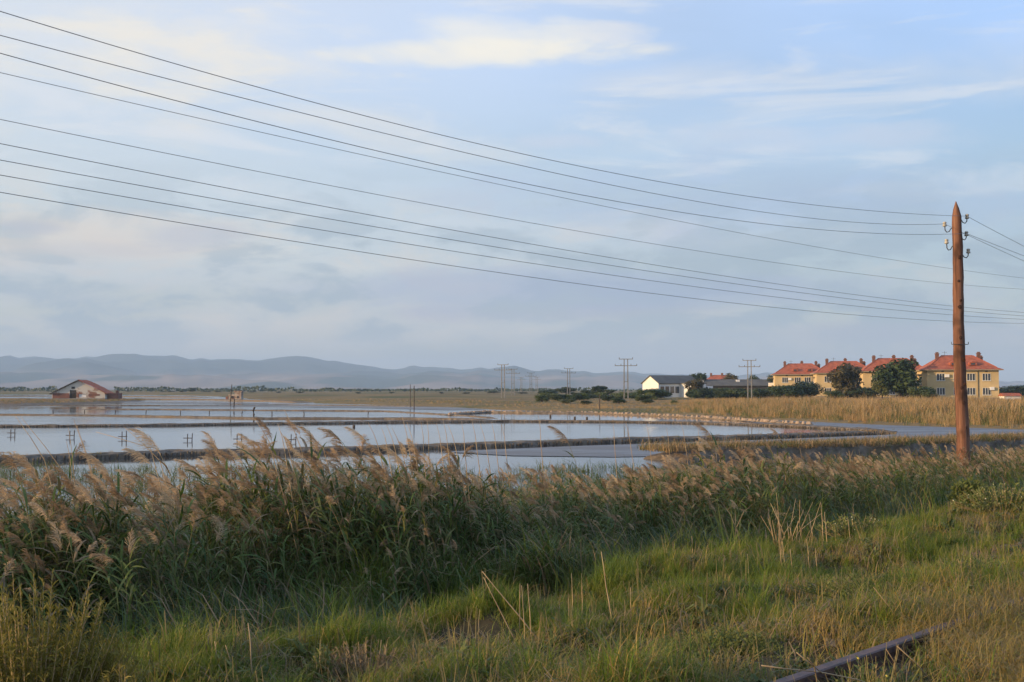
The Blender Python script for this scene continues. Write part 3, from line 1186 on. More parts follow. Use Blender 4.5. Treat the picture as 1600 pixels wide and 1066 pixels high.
def reed_keep(x, y):
    v = vof(x, y) - np.interp(uof(x, y), [2, 5, 9, 13, 18], [0.0, 0.35, 1.1, 1.0, 0.2])
    return np.clip(vnoise(x, y, 1.3, 27) * 2.4 - 0.25, 0.08, 1) * np.interp(v + (vnoise(x, y, 1.4, 20) - 0.5) * 1.6, [8.3, 9.0, 12, 13.5, 15], [0, 1, 0.9, 0.35, 0])


P = cam_points(8200, 7.0, 48, reed_keep, margin=0.56, power=1.25)
n = len(P)
v_ = vof(P[:, 0], P[:, 1])
u_ = uof(P[:, 0], P[:, 1])
front = np.clip((10.2 - (v_ - np.interp(u_, [2, 5, 9, 13, 18], [0.0, 0.35, 1.1, 1.0, 0.2]))) / 2.0, 0, 1) * np.interp(u_, [15, 21], [1.0, 0.5])
pl_p = np.where(P[:, 1] < 19, 0.31, 0.42) * (1 - 0.7 * front)
isp = rng.random(n) < pl_p
farr = P[:, 1] > 22
idx = np.where(isp, np.where(farr, 15 + rng.integers(0, 4, n), rng.integers(0, 7, n)),
               np.where(rng.random(n) < 0.3, 12 + rng.integers(0, 3, n), 7 + rng.integers(0, 5, n)))
scl = rng.uniform(0.74, 1.06, n) * (0.76 + 0.46 * vnoise(P[:, 0], P[:, 1], 1.7, 21)) * (1 - 0.3 * front) * np.interp(v_ - np.interp(u_, [2, 5, 9, 13, 18], [0.0, 0.35, 1.1, 1.0, 0.2]), [10.5, 14], [1.0, 0.84])
scl = scl * np.interp(u_, [0, 7, 11, 14, 18, 22, 28, 40], [0.80, 0.82, 0.86, 0.84, 0.70, 0.60, 0.54, 0.5])
rot = np.stack([rng.normal(0, 0.2, n), rng.normal(-0.02, 0.22, n), rng.normal(0, 0.85, n)], 1)
Z = ground_z(P[:, 0], P[:, 1])
# the nearest 300 plumed reeds become things of their own
dist = np.hypot(P[:, 0], P[:, 1]) - 1.6 * (scl - 0.9)
inside = np.abs(P[:, 0]) < 0.46 * P[:, 1]
order = np.argsort(np.where(isp & inside & (idx < 7), dist, 1e9))
chosen = order[:280]
rest = np.ones(n, bool)
rest[chosen] = False
CHOSEN = [(Vector((float(P[i, 0]), float(P[i, 1]), float(Z[i]) - 0.02)), [float(q) for q in rot[i]], float(scl[i])) for i in chosen]
scatter('reeds', np.column_stack([P, Z - 0.02])[rest], rot[rest], scl[rest], idx[rest], plumed + plain + dryish + far_plumed,
        'dense bed of green and tan reeds in front of the salt pans')

# understorey: broad blue-green reed shoots and fallen dead leaves at the foot of the bed
def shoot(seed, n_, h, mats, w=0.02, lean=0.9, spread=0.25, dry=0.2):
    r = random.Random(seed)
    b = MB()
    for i in range(n_):
        a = r.uniform(0, 6.283)
        q = spread * math.sqrt(r.random())
        blade(b, r, (q * math.cos(a), q * math.sin(a), -0.05), math.pi + r.gauss(0, 1.3), h * r.uniform(0.5, 1.2), w * r.uniform(0.6, 1.2), lean * r.uniform(0.3, 1.5),
              1 if r.random() < dry else 0, 4)
    return b.mesh('shoot', False, mats)


shoots = [(shoot(200 + k, 26, 0.75, [M['reed_leaf'], M['reed_dry']]), 'reed_shoot') for k in range(4)]
shoots += [(shoot(210 + k, 26, 0.6, [M['blue_leaf'], M['reed_leaf']], 0.014), 'blue_shoot') for k in range(3)]


def shoot_keep(x, y):
    v = vof(x, y) - np.interp(uof(x, y), [2, 5, 9, 13, 18], [0.0, 0.3, 0.9, 0.6, -0.3])
    return np.interp(v + (vnoise(x, y, 1.4, 24) - 0.5) * 1.4, [7.4, 8.4, 10.5, 13, 16], [0, 1, 1, 0.5, 0.25])


P = cam_points(6000, 7.0, 44, shoot_keep, margin=0.56, power=1.2)
n = len(P)
bl = vnoise(P[:, 0], P[:, 1], 4, 25) + np.interp(uof(P[:, 0], P[:, 1]), [4, 12, 20], [-0.25, 0.1, 0.3]) > 0.62
idx = np.where(bl, 4 + rng.integers(0, 3, n), rng.integers(0, 4, n))
rot = np.stack([rng.normal(0, 0.15, n), rng.normal(0, 0.15, n), rng.normal(0, 0.9, n)], 1)
scatter('undergrowth', np.column_stack([P, ground_z(P[:, 0], P[:, 1])]), rot, rng.uniform(0.6, 1.15, n), idx, shoots,
        'tangled dark green undergrowth at the foot of the reeds')

# individual reeds: stem, leaves, plume
STEMS, PLUMES, LEAFM = [], [], []
for k in range(6):
    r = random.Random(300 + k)
    h, lean = 1.7 + 0.07 * k, 0.16 + 0.05 * k
    STEMS.append((stem_mesh(h, lean, k).mesh('stem', True, [M['stem']]), h, lean))
for k in range(5):
    r = random.Random(320 + k)
    b = MB()
    plume_mb(b, r, (0.17, 0.22, 0.27, 0.31, 0.35)[k], (0.7, 1.1, 0.9, 1.2, 1.0)[k])
    PLUMES.append(b.mesh('plume', False, [M['plume']]))
for k, (L, rise, droop, w) in enumerate(LEAVES):
    b = MB()
    leaf_mb(b, L, rise, droop, w)
    LEAFM.append(b.mesh('leaf', True, [M['reed_leaf'] if k % 4 else M['reed_dry']]))


def make_reed(loc, rotv, s, seed, label, nleaf=6, group='plumed reeds at the front of the reed bed', kind=None, plume_scale=1.0):
    r = random.Random(seed)
    st, h, lean = r.choice(STEMS) if kind is None else STEMS[kind]
    root = empty('reed', loc)
    root.rotation_euler = rotv
    root.scale = (s, s, s)
    tag(root, label, 'reed', group)
    link('stem', st, root)
    for k in range(nleaf):
        t = 0.35 + 0.6 * (k + r.random() * 0.8) / nleaf
        o = link('leaf', r.choice(LEAFM), root)
        o.matrix_local = leaf_mat(h, lean, t, r.gauss(0, 0.9))
    o = link('plume', r.choice(PLUMES), root)
    o.matrix_local = top_mat(h, lean) @ Matrix.Scale(plume_scale, 4)
    return root


for i, (loc, rv, s_) in enumerate(CHOSEN):
    make_reed(loc, rv, s_, 1000 + i, 'tan plumed reed in the thick of the leaning reed bed', 7)

# single reeds that stand out against the water: (tip px, tip py, V of the foot)
STAND = [(22, 682, 9.6, 'reed with a long drooping plume at the left edge of the photo'),
         (52, 705, 9.8, 'reed with a bushy round plume second from the left edge'),
         (170, 708, 10.2, 'reed with a fluffy plume below the third pair of posts'),
         (245, 672, 10.0, 'reed with a dark narrow plume bent over the nearest bank'),
         (476, 684, 10.2, 'reed with the broadest fluffy tan plume in front of the nearest bank'),
         (538, 664, 10.4, 'tallest plumed reed, its tip crossing the middle of the water'),
         (700, 690, 11.0, 'dark leafy reed rising from the middle of the reed bed'),
         (878, 668, 11.5, 'reed with a small upright plume alone against the water'),
         (1103, 664, 12.0, 'reed with a thin rusty plume bent left of the right-hand pans'),
         (1206, 660, 12.0, 'reed with a thin rusty plume nearest to the yellow houses'),
         (355, 712, 10.0, 'reed with a rounded plume under the fifth pair of posts'),
         (430, 690, 10.6, 'slim reed with a pale plume left of the broadest plume'),
         (620, 700, 11.0, 'pale plumed reed in front of the bare strip of nearest bank')]


def foot_for(px, py, v, height_guess=2.0):
    """ground point on the line V = v that lies under a photo pixel column"""
    k = (px - 800.0) / F
    # N.x*k*Y + N.y*Y = v
    Y = v / (N.x * k + N.y)
    return Vector((k * Y, Y, gz(k * Y, Y))), EYE + (HORIZON - py) / F * Y


for i, (px, py, v, lab) in enumerate(STAND):
    k = i % 6
    st, h, lean = STEMS[k]
    foot, ztop = foot_for(px + 18, py, v)
    tip = stem_curve(h, lean, 1.0).z + 0.26
    s_ = (ztop - foot.z) / tip
    # shift so that the tip, not the foot, stands in the column
    foot.x += (-stem_curve(h, lean, 1.0).x) * s_ * 0.8
    make_reed(foot, (0, 0, random.uniform(-0.25, 0.25)), s_, 2000 + i, lab, 7, 'reeds standing out against the water', k, 1.15)


# ------------------------------------------------------------------ dry bare stalks
def stalk(px0, py0, px1, py1, v, label, r0=0.005, group='dry bare stalks in the grass', foot_z=None, name='dry_stalk', bend=0.0):
    foot, _ = foot_for(px0, py0, v)
    Y = foot.y
    top = at(px1, py1, Y)
    foot.z = min(foot.z, at(px0, py0, Y).z) - 0.03 if foot_z is None else foot_z
    d = top - foot
    b = MB()
    n_ = 5
    pts = [d * (k / n_) + Vector((bend * math.sin(math.pi * k / n_), 0, 0)) + Vector((random.uniform(-1, 1), random.uniform(-1, 1), 0)) * 0.004 for k in range(n_ + 1)]
    b.tube(pts, [r0 * (1 - 0.55 * k / n_) for k in range(n_ + 1)], 5)
    o = b.build(name, M['stalk'], smooth=True)
    o.location = foot
    tag(o, label, 'stalk', group)
    return o


def v_on_bench(px, py, z):
    p = gp(px, py, z)
    return N.dot(p)


GR = [(853, 975, 754, 893, 'long straw-coloured stalk leaning furthest to the left on the grass bench', 0.006),
      (812, 972, 756, 902, 'shorter straw stalk leaning against the longest slanting one', 0.005),
      (812, 978, 812, 912, 'short dry stalk, left one of the three close together', 0.0045),
      (822, 980, 815, 915, 'short dry stalk in the middle of the three close together', 0.0045),
      (832, 982, 824, 912, 'pale dry stalk, right one of the three close together', 0.005),
      (889, 958, 888, 926, 'shortest of the thin stalks left of the single upright pair', 0.004),
      (894, 950, 893, 896, 'thin upright stalk, left of an upright pair', 0.004),
      (910, 950, 909, 896, 'thin upright stalk, right of an upright pair', 0.004),
      (958, 962, 939, 862, 'tall straw-coloured stalk in the middle of the grass bench', 0.006),
      (984, 960, 986, 918, 'small upright stalk right of the tall straw one', 0.004),
      (748, 980, 749, 952, 'tiny pale stalk left of the slanting stalks', 0.004),
      (1030 + 190, 892, 1216, 812, 'thin reddish stalk left of the fan of dry stems', 0.004),
      (1226, 890, 1222, 846, 'pale straight stalk at the foot of the fan of dry stems', 0.005),
      (1235, 892, 1235, 858, 'second pale straight stalk at the foot of the fan of dry stems', 0.005),
      (1284, 842, 1283, 786, 'left one of two tall pale stalks by the blue-green leaves', 0.006),
      (1290, 845, 1288, 800, 'right one of two tall pale stalks by the blue-green leaves', 0.006),
      (1326, 842, 1325, 812, 'single pale stalk right of the two tall ones', 0.005),
      (1262, 880, 1261, 842, 'stalk with a reddish tip beside the fan of dry stems', 0.005),
      (1275, 886, 1274, 856, 'cream stalk between the fan of dry stems and flowers', 0.005),
      (1080, 886, 1081, 838, 'brown stalk alone in front of the dark hollow', 0.005),
      (1222, 878, 1213, 770, 'tallest thin stalk rising out of the fan of dry stems', 0.004),
      (1168, 900, 1168, 866, 'thin grey stalk on the edge of the grass bench', 0.003),
      (400, 1066, 388, 974, 'tall pale stalk at the bottom edge left of the middle', 0.006),
      (350, 1064, 335, 1002, 'leaning dry stalk at the bottom edge beside the olive bush', 0.006),
      (376, 1064, 352, 1008, 'dry stalk leaning more, right of the olive bush', 0.005),
      (590, 1036, 596, 1000, 'short stalk standing in the yellowish patch of grass', 0.004)]
for (a, b_, c, d, lab, rr) in GR:
    k = (a - 800.0) / F
    v = max(5.2, min(7.6, v_on_bench(a, b_, 1.22)))
    stalk(a, b_, c, d, v, lab, rr)
# the fan of dry stems
fan = empty('dry_weed', foot_for(1238, 880, 7.2)[0])
tag(fan, 'fan of brown dry weed stems standing on the edge of the grass bench', 'weed')
for k in range(22):
    b = MB()
    a = random.gauss(0, 0.35)
    h = random.uniform(0.25, 0.62)
    x0 = random.uniform(-0.22, 0.22)
    b.tube([(x0, 0, -0.05), (x0 + a * h * 0.5, random.uniform(-.1, .1), h * 0.5), (x0 + a * h * 1.05, random.uniform(-.15, .15), h)], [0.005, 0.004, 0.0025], 4)
    b.build('stem', M['stalk'], fan, True)

# thin bare stems that rise from the reeds in front of the water
BARE = [(70, 720, 24, 650), (105, 745, 33, 652), (118, 770, 107, 668), (150, 760, 120, 665), (145, 748, 115, 655), (112, 745, 104, 690), (235, 700, 150, 675),
        (250, 720, 195, 668), (470, 700, 444, 640), (505, 700, 465, 665), (420, 690, 398, 655), (445, 705, 434, 662), (450, 700, 438, 674),
        (590, 695, 575, 660), (605, 700, 596, 668), (618, 705, 604, 664), (628, 705, 612, 668), (640, 705, 628, 650), (648, 705, 636, 660), (662, 705, 658, 660),
        (670, 705, 667, 655), (690, 705, 682, 662), (700, 702, 692, 655), (712, 700, 700, 664), (726, 700, 721, 658), (745, 700, 737, 656), (760, 700, 750, 662),
        (775, 700, 768, 660), (790, 702, 784, 664), (845, 690, 841, 648), (960, 692, 957, 655), (985, 694, 978, 662), (1015, 695, 1009, 658), (1070, 690, 1064, 660),
        (1092, 700, 1090, 664), (1045, 696, 1041, 668), (1160, 720, 1158, 690), (1255, 735, 1250, 700), (1330, 742, 1326, 705), (1400, 745, 1398, 706),
        (1440, 742, 1438, 712), (1540, 740, 1536, 704), (1580, 740, 1578, 700)]
for i, (a, b_, c, d) in enumerate(BARE):
    foot, zt = foot_for(a, b_, 10.8 if a < 900 else 12.5)
    k = 1.0
    # carry the stem on down to the ground along its own slope
    Y = foot.y
    p0, p1 = at(a, b_, Y), at(c, d, Y)
    sl = max(-0.5, min(0.5, (p1.x - p0.x) / max(0.05, p1.z - p0.z)))
    base = Vector((p0.x - sl * (p0.z - foot.z) * 0.5, Y, foot.z))
    b = MB()
    d0 = p0 - base
    d1 = p1 - base
    b.tube([(0, 0, -0.03), d0 * 0.5 + Vector((0.03, 0, 0)), d0, (d0 + d1) / 2 + Vector((0.01, 0, 0)), d1], [0.006, 0.005, 0.0042, 0.0032, 0.0016], 4)
    o = b.build('bare_stem', M['stalk'], smooth=True)
    o.location = base
    tag(o, 'thin bare reed stem rising out of the reeds against the pale water', 'stem', 'bare stems in front of the water')


# ------------------------------------------------------------------ bushes and weeds in the foreground
def bush(name, loc, w, h, n_, seed, mat, label, cat='bush', leaf=0.02, up=0.9, twig_mat='stalk', group=None, flowers=0, flower_mat='flower', leaf_w=0.35, tw=1.0, dens=20):
    r = random.Random(seed)
    root = empty(name, loc)
    tag(root, label, cat, group)
    tb, lb, fb = MB(), MB(), MB()
    for i in range(n_):
        a = r.uniform(0, 6.283)
        q = math.sqrt(r.random())
        tip = Vector((math.cos(a) * q * w, math.sin(a) * q * w * 0.7, h * (1 - 0.55 * q * q) * r.uniform(0.65, 1.08)))
        p0 = Vector((tip.x * 0.25, tip.y * 0.25, -0.03))
        mid = (p0 + tip) / 2 + Vector((tip.x * 0.12, tip.y * 0.12, h * 0.08))
        pts = [p0, p0.lerp(mid, 0.6), mid, mid.lerp(tip, 0.5), tip]
        tb.tube(pts, [0.0045 * tw, 0.004 * tw, 0.003 * tw, 0.002 * tw, 0.001 * tw], 3, cap=False)
        m_ = max(6, int(dens * (h / 0.7)))
        for j in range(m_):
            t = 0.25 + 0.75 * (j + r.random()) / m_
            seg = min(3, int(t * 4))
            p = pts[seg].lerp(pts[seg + 1], t * 4 - seg)
            d = Vector((r.uniform(-1, 1), r.uniform(-1, 1), r.uniform(0.0, 1) * up + 0.2)).normalized()
            L = leaf * r.uniform(0.6, 1.8) * (1.3 - 0.5 * t)
            s = d.cross(Vector((r.uniform(-1, 1), r.uniform(-1, 1), r.uniform(-1, 1))))
            if s.length < 1e-3:
                continue
            s.normalize()
            lb.ribbon([p, p + d * L * 0.5 + Vector((0, 0, 0.1 * L)), p + d * L], [L * leaf_w * 0.5, L * leaf_w, L * 0.06], s)
        if flowers and r.random() < flowers:
            p = tip
            ring = []
            rad = r.uniform(0.005, 0.009)
            nrm = Vector((r.uniform(-.5, .5), -0.6, 0.8)).normalized()
            a1 = nrm.orthogonal().normalized()
            a2 = nrm.cross(a1)
            fb.add([p + nrm * 0.006] + [p + (a1 * math.cos(k * 1.0472) + a2 * math.sin(k * 1.0472)) * rad for k in range(6)], [(0, k + 1, (k + 1) % 6 + 1) for k in range(6)])
    tb.build('twigs', M[twig_mat], root)['kind'] = 'stuff'
    lb.build('foliage', M[mat], root)['kind'] = 'stuff'
    if fb.f:
        fb.build('flowers', M[flower_mat], root)['kind'] = 'stuff'
    return root


def on_ground(px, Y):
    x = (px - 800.0) / F * Y
    return Vector((x, Y, gz(x, Y)))


bush('bush', on_ground(60, 5.7), 0.62, 0.95, 360, 1, 'bush', 'large olive-yellow bush of fine sprays at the bottom left corner', leaf=0.034, leaf_w=0.13, dens=60, up=1.6)
bush('bush', on_ground(200, 5.5), 0.45, 0.62, 200, 2, 'bush', 'lower olive bush with reddish tips right of the large corner bush', leaf=0.034, leaf_w=0.13, dens=60, up=1.6)
bush('bush', on_ground(-40, 5.0), 0.5, 0.6, 180, 3, 'bush', 'reddish olive bush cut by the left bottom corner', leaf=0.034, leaf_w=0.13, dens=60, up=1.6)
bush('weed', on_ground(330, 5.6), 0.4, 0.34, 160, 4, 'weed', 'low green weed at the right foot of the olive bushes', 'weed', leaf=0.025, dens=40)
bush('weed', on_ground(575, 7.4), 0.35, 0.34, 150, 5, 'reed_dry', 'withered brown weed in the shadow at the edge of the bench', 'weed', leaf=0.03, leaf_w=0.2)
bush('weed', on_ground(500, 7.3), 0.22, 0.36, 50, 6, 'weed', 'pale green leafy weed beside the withered brown one', 'weed', leaf=0.035)
bush('weed', on_ground(1512, 17.0), 0.32, 0.5, 120, 7, 'weed', 'bright green leafy bush below the utility pole', 'bush', leaf=0.07)
bush('weed', on_ground(1565, 16.0), 0.75, 0.42, 150, 8, 'weed', 'flowering weed with tiny cream blooms near the right edge', 'weed', leaf=0.045, flowers=0.25)
bush('weed', on_ground(1330, 14.2), 0.5, 0.32, 90, 9, 'weed', 'low weed with pale buds right of the dry stem fan', 'weed', leaf=0.04, flowers=0.25)
bush('weed', on_ground(1515, 9.6), 0.42, 0.26, 120, 10, 'weed', 'round bright green weed on the dark ballast at right', 'weed', leaf=0.028, dens=34)
bush('weed', on_ground(1340, 6.1), 0.2, 0.20, 60, 11, 'weed', 'small weed with yellow flowers against the rusty rail', 'weed', leaf=0.03, flowers=0.15, flower_mat='flower_yellow')
bush('weed', on_ground(1375, 9.0), 0.8, 0.2, 200, 12, 'weed', 'dark trailing weed in the hollow behind the rail', 'weed', leaf=0.022, twig_mat='weed')
bush('weed', on_ground(1130, 7.3), 0.5, 0.2, 260, 13, 'weed', 'dark green weed clump below the middle of the bench', 'weed', leaf=0.02, twig_mat='weed', dens=40)

# a few long wiry runners over the rail
for i, pts in enumerate(([(1190, 1040), (1235, 1046), (1280, 1050), (1340, 1062), (1385, 1080)], [(1262, 1028), (1272, 1040), (1276, 1060), (1278, 1080)],
                         [(1245, 1020), (1270, 1040), (1285, 1052)], [(1385, 1015), (1398, 1035), (1400, 1062)], [(1402, 1010), (1430, 1035), (1452, 1060)],
                         [(1365, 918), (1395, 955), (1405, 990)])):
    Y = 5.35 if i < 5 else 7.4
    b = MB()
    w = [at(a, c, Y + 0.1 * k) for k, (a, c) in enumerate(pts)]
    b.tube(w, 0.0028, 4)
    tag(b.build('runner', M['stalk'], smooth=True), ('long straw runner lying across the rusty rail', 'upright straw runner in front of the rail',
        'short straw runner crossing behind the upright one', 'curved straw runner right of the yellow flowers',
        'straw runner slanting down to the bottom edge', 'thin straw stem arching over the dark hollow')[i], 'stem', 'straw runners by the rail')


# ------------------------------------------------------------------ the rail
def rail(v, u0, u1, label):
    prof = [(-0.066, 0), (0.066, 0), (0.066, 0.012), (0.012, 0.03), (0.010, 0.10), (0.034, 0.112), (0.036, 0.145), (0.028, 0.152), (-0.028, 0.152), (-0.036, 0.145),
            (-0.034, 0.112), (-0.010, 0.10), (-0.012, 0.03), (-0.066, 0.012)]
    b = MB()
    n_ = len(prof)
    for u in (u0, u1):
        for (o, z) in prof:
            p = uv(u, v + o, 1.375 + z)
            b.v.append(tuple(p))
    for k in range(n_):
        b.f.append((k, (k + 1) % n_, n_ + (k + 1) % n_, n_ + k))
        b.m.append(0)
    b.f.append(tuple(range(n_))[::-1])
    b.f.append(tuple(range(n_, 2 * n_)))
    b.m += [0, 0]
    o = b.build('rail', M['rail'])
    tag(o, label, 'rail')
    return o


rail(3.1, -40, 90, 'rusty steel rail half buried in grass at the bottom right')


def pebble(seed):
    r = random.Random(seed)
    b = MB()
    ring = [(math.cos(k * 1.047 + r.uniform(-.3, .3)) * r.uniform(0.7, 1.1), math.sin(k * 1.047 + r.uniform(-.3, .3)) * r.uniform(0.6, 1.0)) for k in range(6)]
    b.add([(x * 0.035, y * 0.035, -0.012) for x, y in ring] + [(x * 0.022 + 0.003, y * 0.022, 0.022 + r.uniform(-.004, .006)) for x, y in ring],
          [(k, (k + 1) % 6, 6 + (k + 1) % 6, 6 + k) for k in range(6)] + [(6, 7, 8, 9, 10, 11)])
    return b.mesh('stone', False, [M['ballast']])


M['ballast'] = leafy('ballast_stone', [(0.1, (0.06, 0.05, 0.045)), (0.9, (0.16, 0.135, 0.12))], 0.0, 0.9, 0.2)
P = cam_points(5000, 4.3, 16, lambda x, y: ((vof(x, y) > 1.0) & (vof(x, y) < 5.2)) * np.clip(2.2 * vnoise(x, y, 0.8, 51) - 0.3, 0, 1) * 1.0, power=1.2)
n = len(P)
scatter('ballast', np.column_stack([P, ground_z(P[:, 0], P[:, 1]) + 0.005]), np.stack([rng.uniform(-.5, .5, n), rng.uniform(-.5, .5, n), rng.uniform(0, 6.28, n)], 1),
        rng.uniform(0.5, 1.5, n), rng.integers(0, 4, n), [(pebble(k), 'stone') for k in range(4)], 'dark ballast stones between the grass along the rail')


# ------------------------------------------------------------------ wooden pole with hooks and insulators
POLE_Y = 25.0
pb = at(1506, 760, POLE_Y)
pt = at(1493, 315, POLE_Y)
pole_foot = Vector((pb.x, pb.y, gz(pb.x, pb.y) - 0.1))
root = empty('utility_pole', pole_foot)
tag(root, 'reddish weathered wooden pole with pointed top, leaning slightly left', 'utility pole')
axis = pt - pole_foot
b = MB()
rr = random.Random(9)
nz_, ns = 40, 16
for i in range(nz_ + 1):
    t = i / nz_
    c = axis * t + Vector((0.02 * math.sin(t * 9), 0, 0))
    rad = 0.148 - 0.05 * t
    if t > 0.955:
        rad *= max(0.04, (1 - t) / 0.045) ** 0.75
    for k in range(ns):
        a = 2 * math.pi * k / ns
        rk = rad * (1 + 0.05 * math.sin(3 * a + t * 5) + 0.03 * math.sin(t * 61 + a) + rr.uniform(-0.035, 0.035))
        b.v.append((c.x + rk * math.cos(a), c.y + rk * math.sin(a), c.z))
for i in range(nz_):
    for k in range(ns):
        b.f.append((i * ns + k, i * ns + (k + 1) % ns, (i + 1) * ns + (k + 1) % ns, (i + 1) * ns + k))
        b.m.append(0)
b.build('shaft', M['pole'], root, True)
# dark knots
for (py, dxp) in ((403, 1), (440, -2), (470, 1), (480, -1), (528, -1), (561, 2), (563, 4), (600, 4), (606, -2), (629, 0), (668, 3)):
    t = (760 - py) / 445.0
    c = axis * ((at(1500, py, POLE_Y).z - pole_foot.z) / axis.z)
    rad = 0.148 - 0.05 * (c.z / axis.z)
    k_ = MB()
    s_ = rr.uniform(0.028, 0.045)
    x = dxp * 0.012
    ring = [(x + s_ * math.cos(q * 1.0472) * rr.uniform(0.8, 1.2), -math.sqrt(max(0, rad * rad - x * x)) - 0.004, s_ * 1.2 * math.sin(q * 1.0472) * rr.uniform(.8, 1.2)) for q in range(6)]
    k_.add([(x, -math.sqrt(max(0, rad * rad - x * x)) - 0.012, 0)] + ring + [(a[0] * 1.05, a[1] + 0.06, a[2] * 1.05) for a in ring],
           [(0, q + 1, (q + 1) % 6 + 1) for q in range(6)] + [(q + 1, 7 + q, 7 + (q + 1) % 6, (q + 1) % 6 + 1) for q in range(6)])
    ko = k_.build('knot', M['knot'], root)
    ko.location = c


def pole_c(py):
    z = at(1500, py, POLE_Y).z
    return pole_foot + axis * ((z - pole_foot.z) / axis.z)


INS = {}


def hook(px, py_cap, py_root):
    c = pole_c(py_root)
    cap = at(px, py_cap, POLE_Y)
    side = 1 if cap.x > c.x else -1
    dx_ = abs(cap.x - c.x)
    h = empty('insulator_arm', (0, 0, 0))
    h.parent = root
    h.location = c - pole_foot
    b = MB()
    pts = [(0, 0, 0), (side * dx_ * 0.45, 0, -0.015), (side * dx_ * 0.62, 0, -0.085), (side * dx_ * 0.82, 0, -0.10), (side * dx_ * 0.97, 0, -0.055), (side * dx_, 0, cap.z - c.z - 0.02)]
    b.tube(pts, 0.011, 6)
    b.build('hook', M['iron'], h, True)
    b = MB()
    x, z = side * dx_, cap.z - c.z
    prof = [(0.018, -0.06), (0.042, -0.055), (0.046, -0.03), (0.036, -0.01), (0.030, 0.0), (0.040, 0.012), (0.042, 0.03), (0.03, 0.045), (0.008, 0.052)]
    n_ = 12
    for (r0, zz) in prof:
        for k in range(n_):
            a = 6.2832 * k / n_
            b.v.append((x + r0 * math.cos(a), r0 * math.sin(a), z + zz))
    for i in range(len(prof) - 1):
        for k in range(n_):
            b.f.append((i * n_ + k, i * n_ + (k + 1) % n_, (i + 1) * n_ + (k + 1) % n_, (i + 1) * n_ + k))
            b.m.append(0)
    b.f.append(tuple((len(prof) - 1) * n_ + k for k in range(n_)))
    b.m.append(0)
    b.build('insulator', M['ceramic'], h, True)
    return Vector((c.x + x, c.y, c.z + z + 0.0))


INS[0] = hook(1511, 338, 342)
INS[1] = hook(1476, 350, 356)
INS[2] = hook(1510, 365, 368)
INS[3] = hook(1479, 377, 384)
INS[4] = hook(1513, 392, 396)
c = pole_c(538) - pole_foot
b = MB()
b.tube([(-0.185, -0.02, 0.05), (-0.185, -0.02, 0.0), (-0.1, -0.15, -0.01), (0.1, -0.15, -0.01), (0.185, -0.02, 0.0), (0.185, -0.02, 0.05)], 0.008, 5)
o = b.build('iron_bracket', M['iron'], root)
o.location = c


# ------------------------------------------------------------------ wires
def wire(name, pts3, rad, label, group):
    b = MB()
    b.tube(pts3, rad, 5)
    o = b.build(name, M['wire'], smooth=True)
    tag(o, label, 'wire', group)
    return o


def plane_points(pix, v0, deg=2):
    """meet the photo rays with the vertical plane V = v0 and fit a parabola z(u)"""
    us, zs = [], []
    for (px, py) in pix:
        d = ray(px, py)
        t = v0 / (N.x * d.x + N.y * d.y)
        p = d * t
        us.append(U.x * p.x + U.y * p.y)
        zs.append(EYE + p.z)
    return np.polyfit(us, zs, deg)


def wire_on(pix, v0, u0, u1, end=None):
    co = plane_points(pix, v0, 3 if end is not None else 2)
    out = []
    n_ = 60
    for k in range(n_ + 1):
        u = u0 + (u1 - u0) * k / n_
        p = uv(u, v0, float(np.polyval(co, u)))
        out.append(p)
    if end is not None:
        w = out[-1] - end
        for k, p in enumerate(out):
            out[k] = p - w * (k / n_) ** 2
    return out


W1 = [([(0, 15), (200, 81), (400, 137), (640, 195), (800, 237), (1100, 295), (1300, 322), (1490, 335)], 0, 'topmost wire, running from the upper left to the right top hook of the pole'),
      ([(0, 58), (200, 107), (400, 155), (640, 212), (800, 260 - 0), (1100, 318), (1300, 340), (1480, 348)], 1, 'second wire from the top, ending at the upper left hook of the pole'),
      ([(0, 85), (200, 137), (400, 186), (640, 247), (800, 283), (1100, 337), (1300, 357), (1490, 363)], 2, 'third wire from the top, ending at the middle right hook of the pole')]
for pix, k, lab in W1:
    e = INS[k]
    v0 = N.dot(Vector((e.x, e.y, 0)))
    u1 = U.dot(Vector((e.x, e.y, 0)))
    wire('wire', wire_on(pix, v0, -1, u1, e), 0.0042, lab, 'wires tied to the wooden pole')
# going on from the pole to the right
for k, (pa, lab) in enumerate((((1600, 385), 'short wire falling from the top right hook to the right edge'), ((1600, 400), 'upper of two wires falling from the middle hook to the right edge'),
                               ((1600, 408), 'lower of two wires falling from the middle hook to the right edge'))):
    e = INS[(0, 2, 1)[k]]
    v0, u0 = N.dot(Vector((e.x, e.y, 0))), U.dot(Vector((e.x, e.y, 0)))
    d = ray(*pa)
    t = v0 / (N.x * d.x + N.y * d.y)
    p = d * t
    u2, z2 = U.x * p.x + U.y * p.y, EYE + p.z
    L = 42.0
    # z = z0 + a s + b s^2 : passes the right edge point, next pole 42 m on has its hook 1 m lower
    s2 = u2 - u0
    z0 = e.z
    b_ = ((z2 - z0) / s2 - (-1.0 / L)) / (s2 - L)
    a_ = (z2 - z0) / s2 - b_ * s2
    pts = [uv(u0 + L * q / 40, v0, z0 + a_ * L * q / 40 + b_ * (L * q / 40) ** 2) for q in range(41)]
    wire('wire', pts, 0.0048, lab, 'wires tied to the wooden pole')
V2 = -23.0 * N.x * 1.0
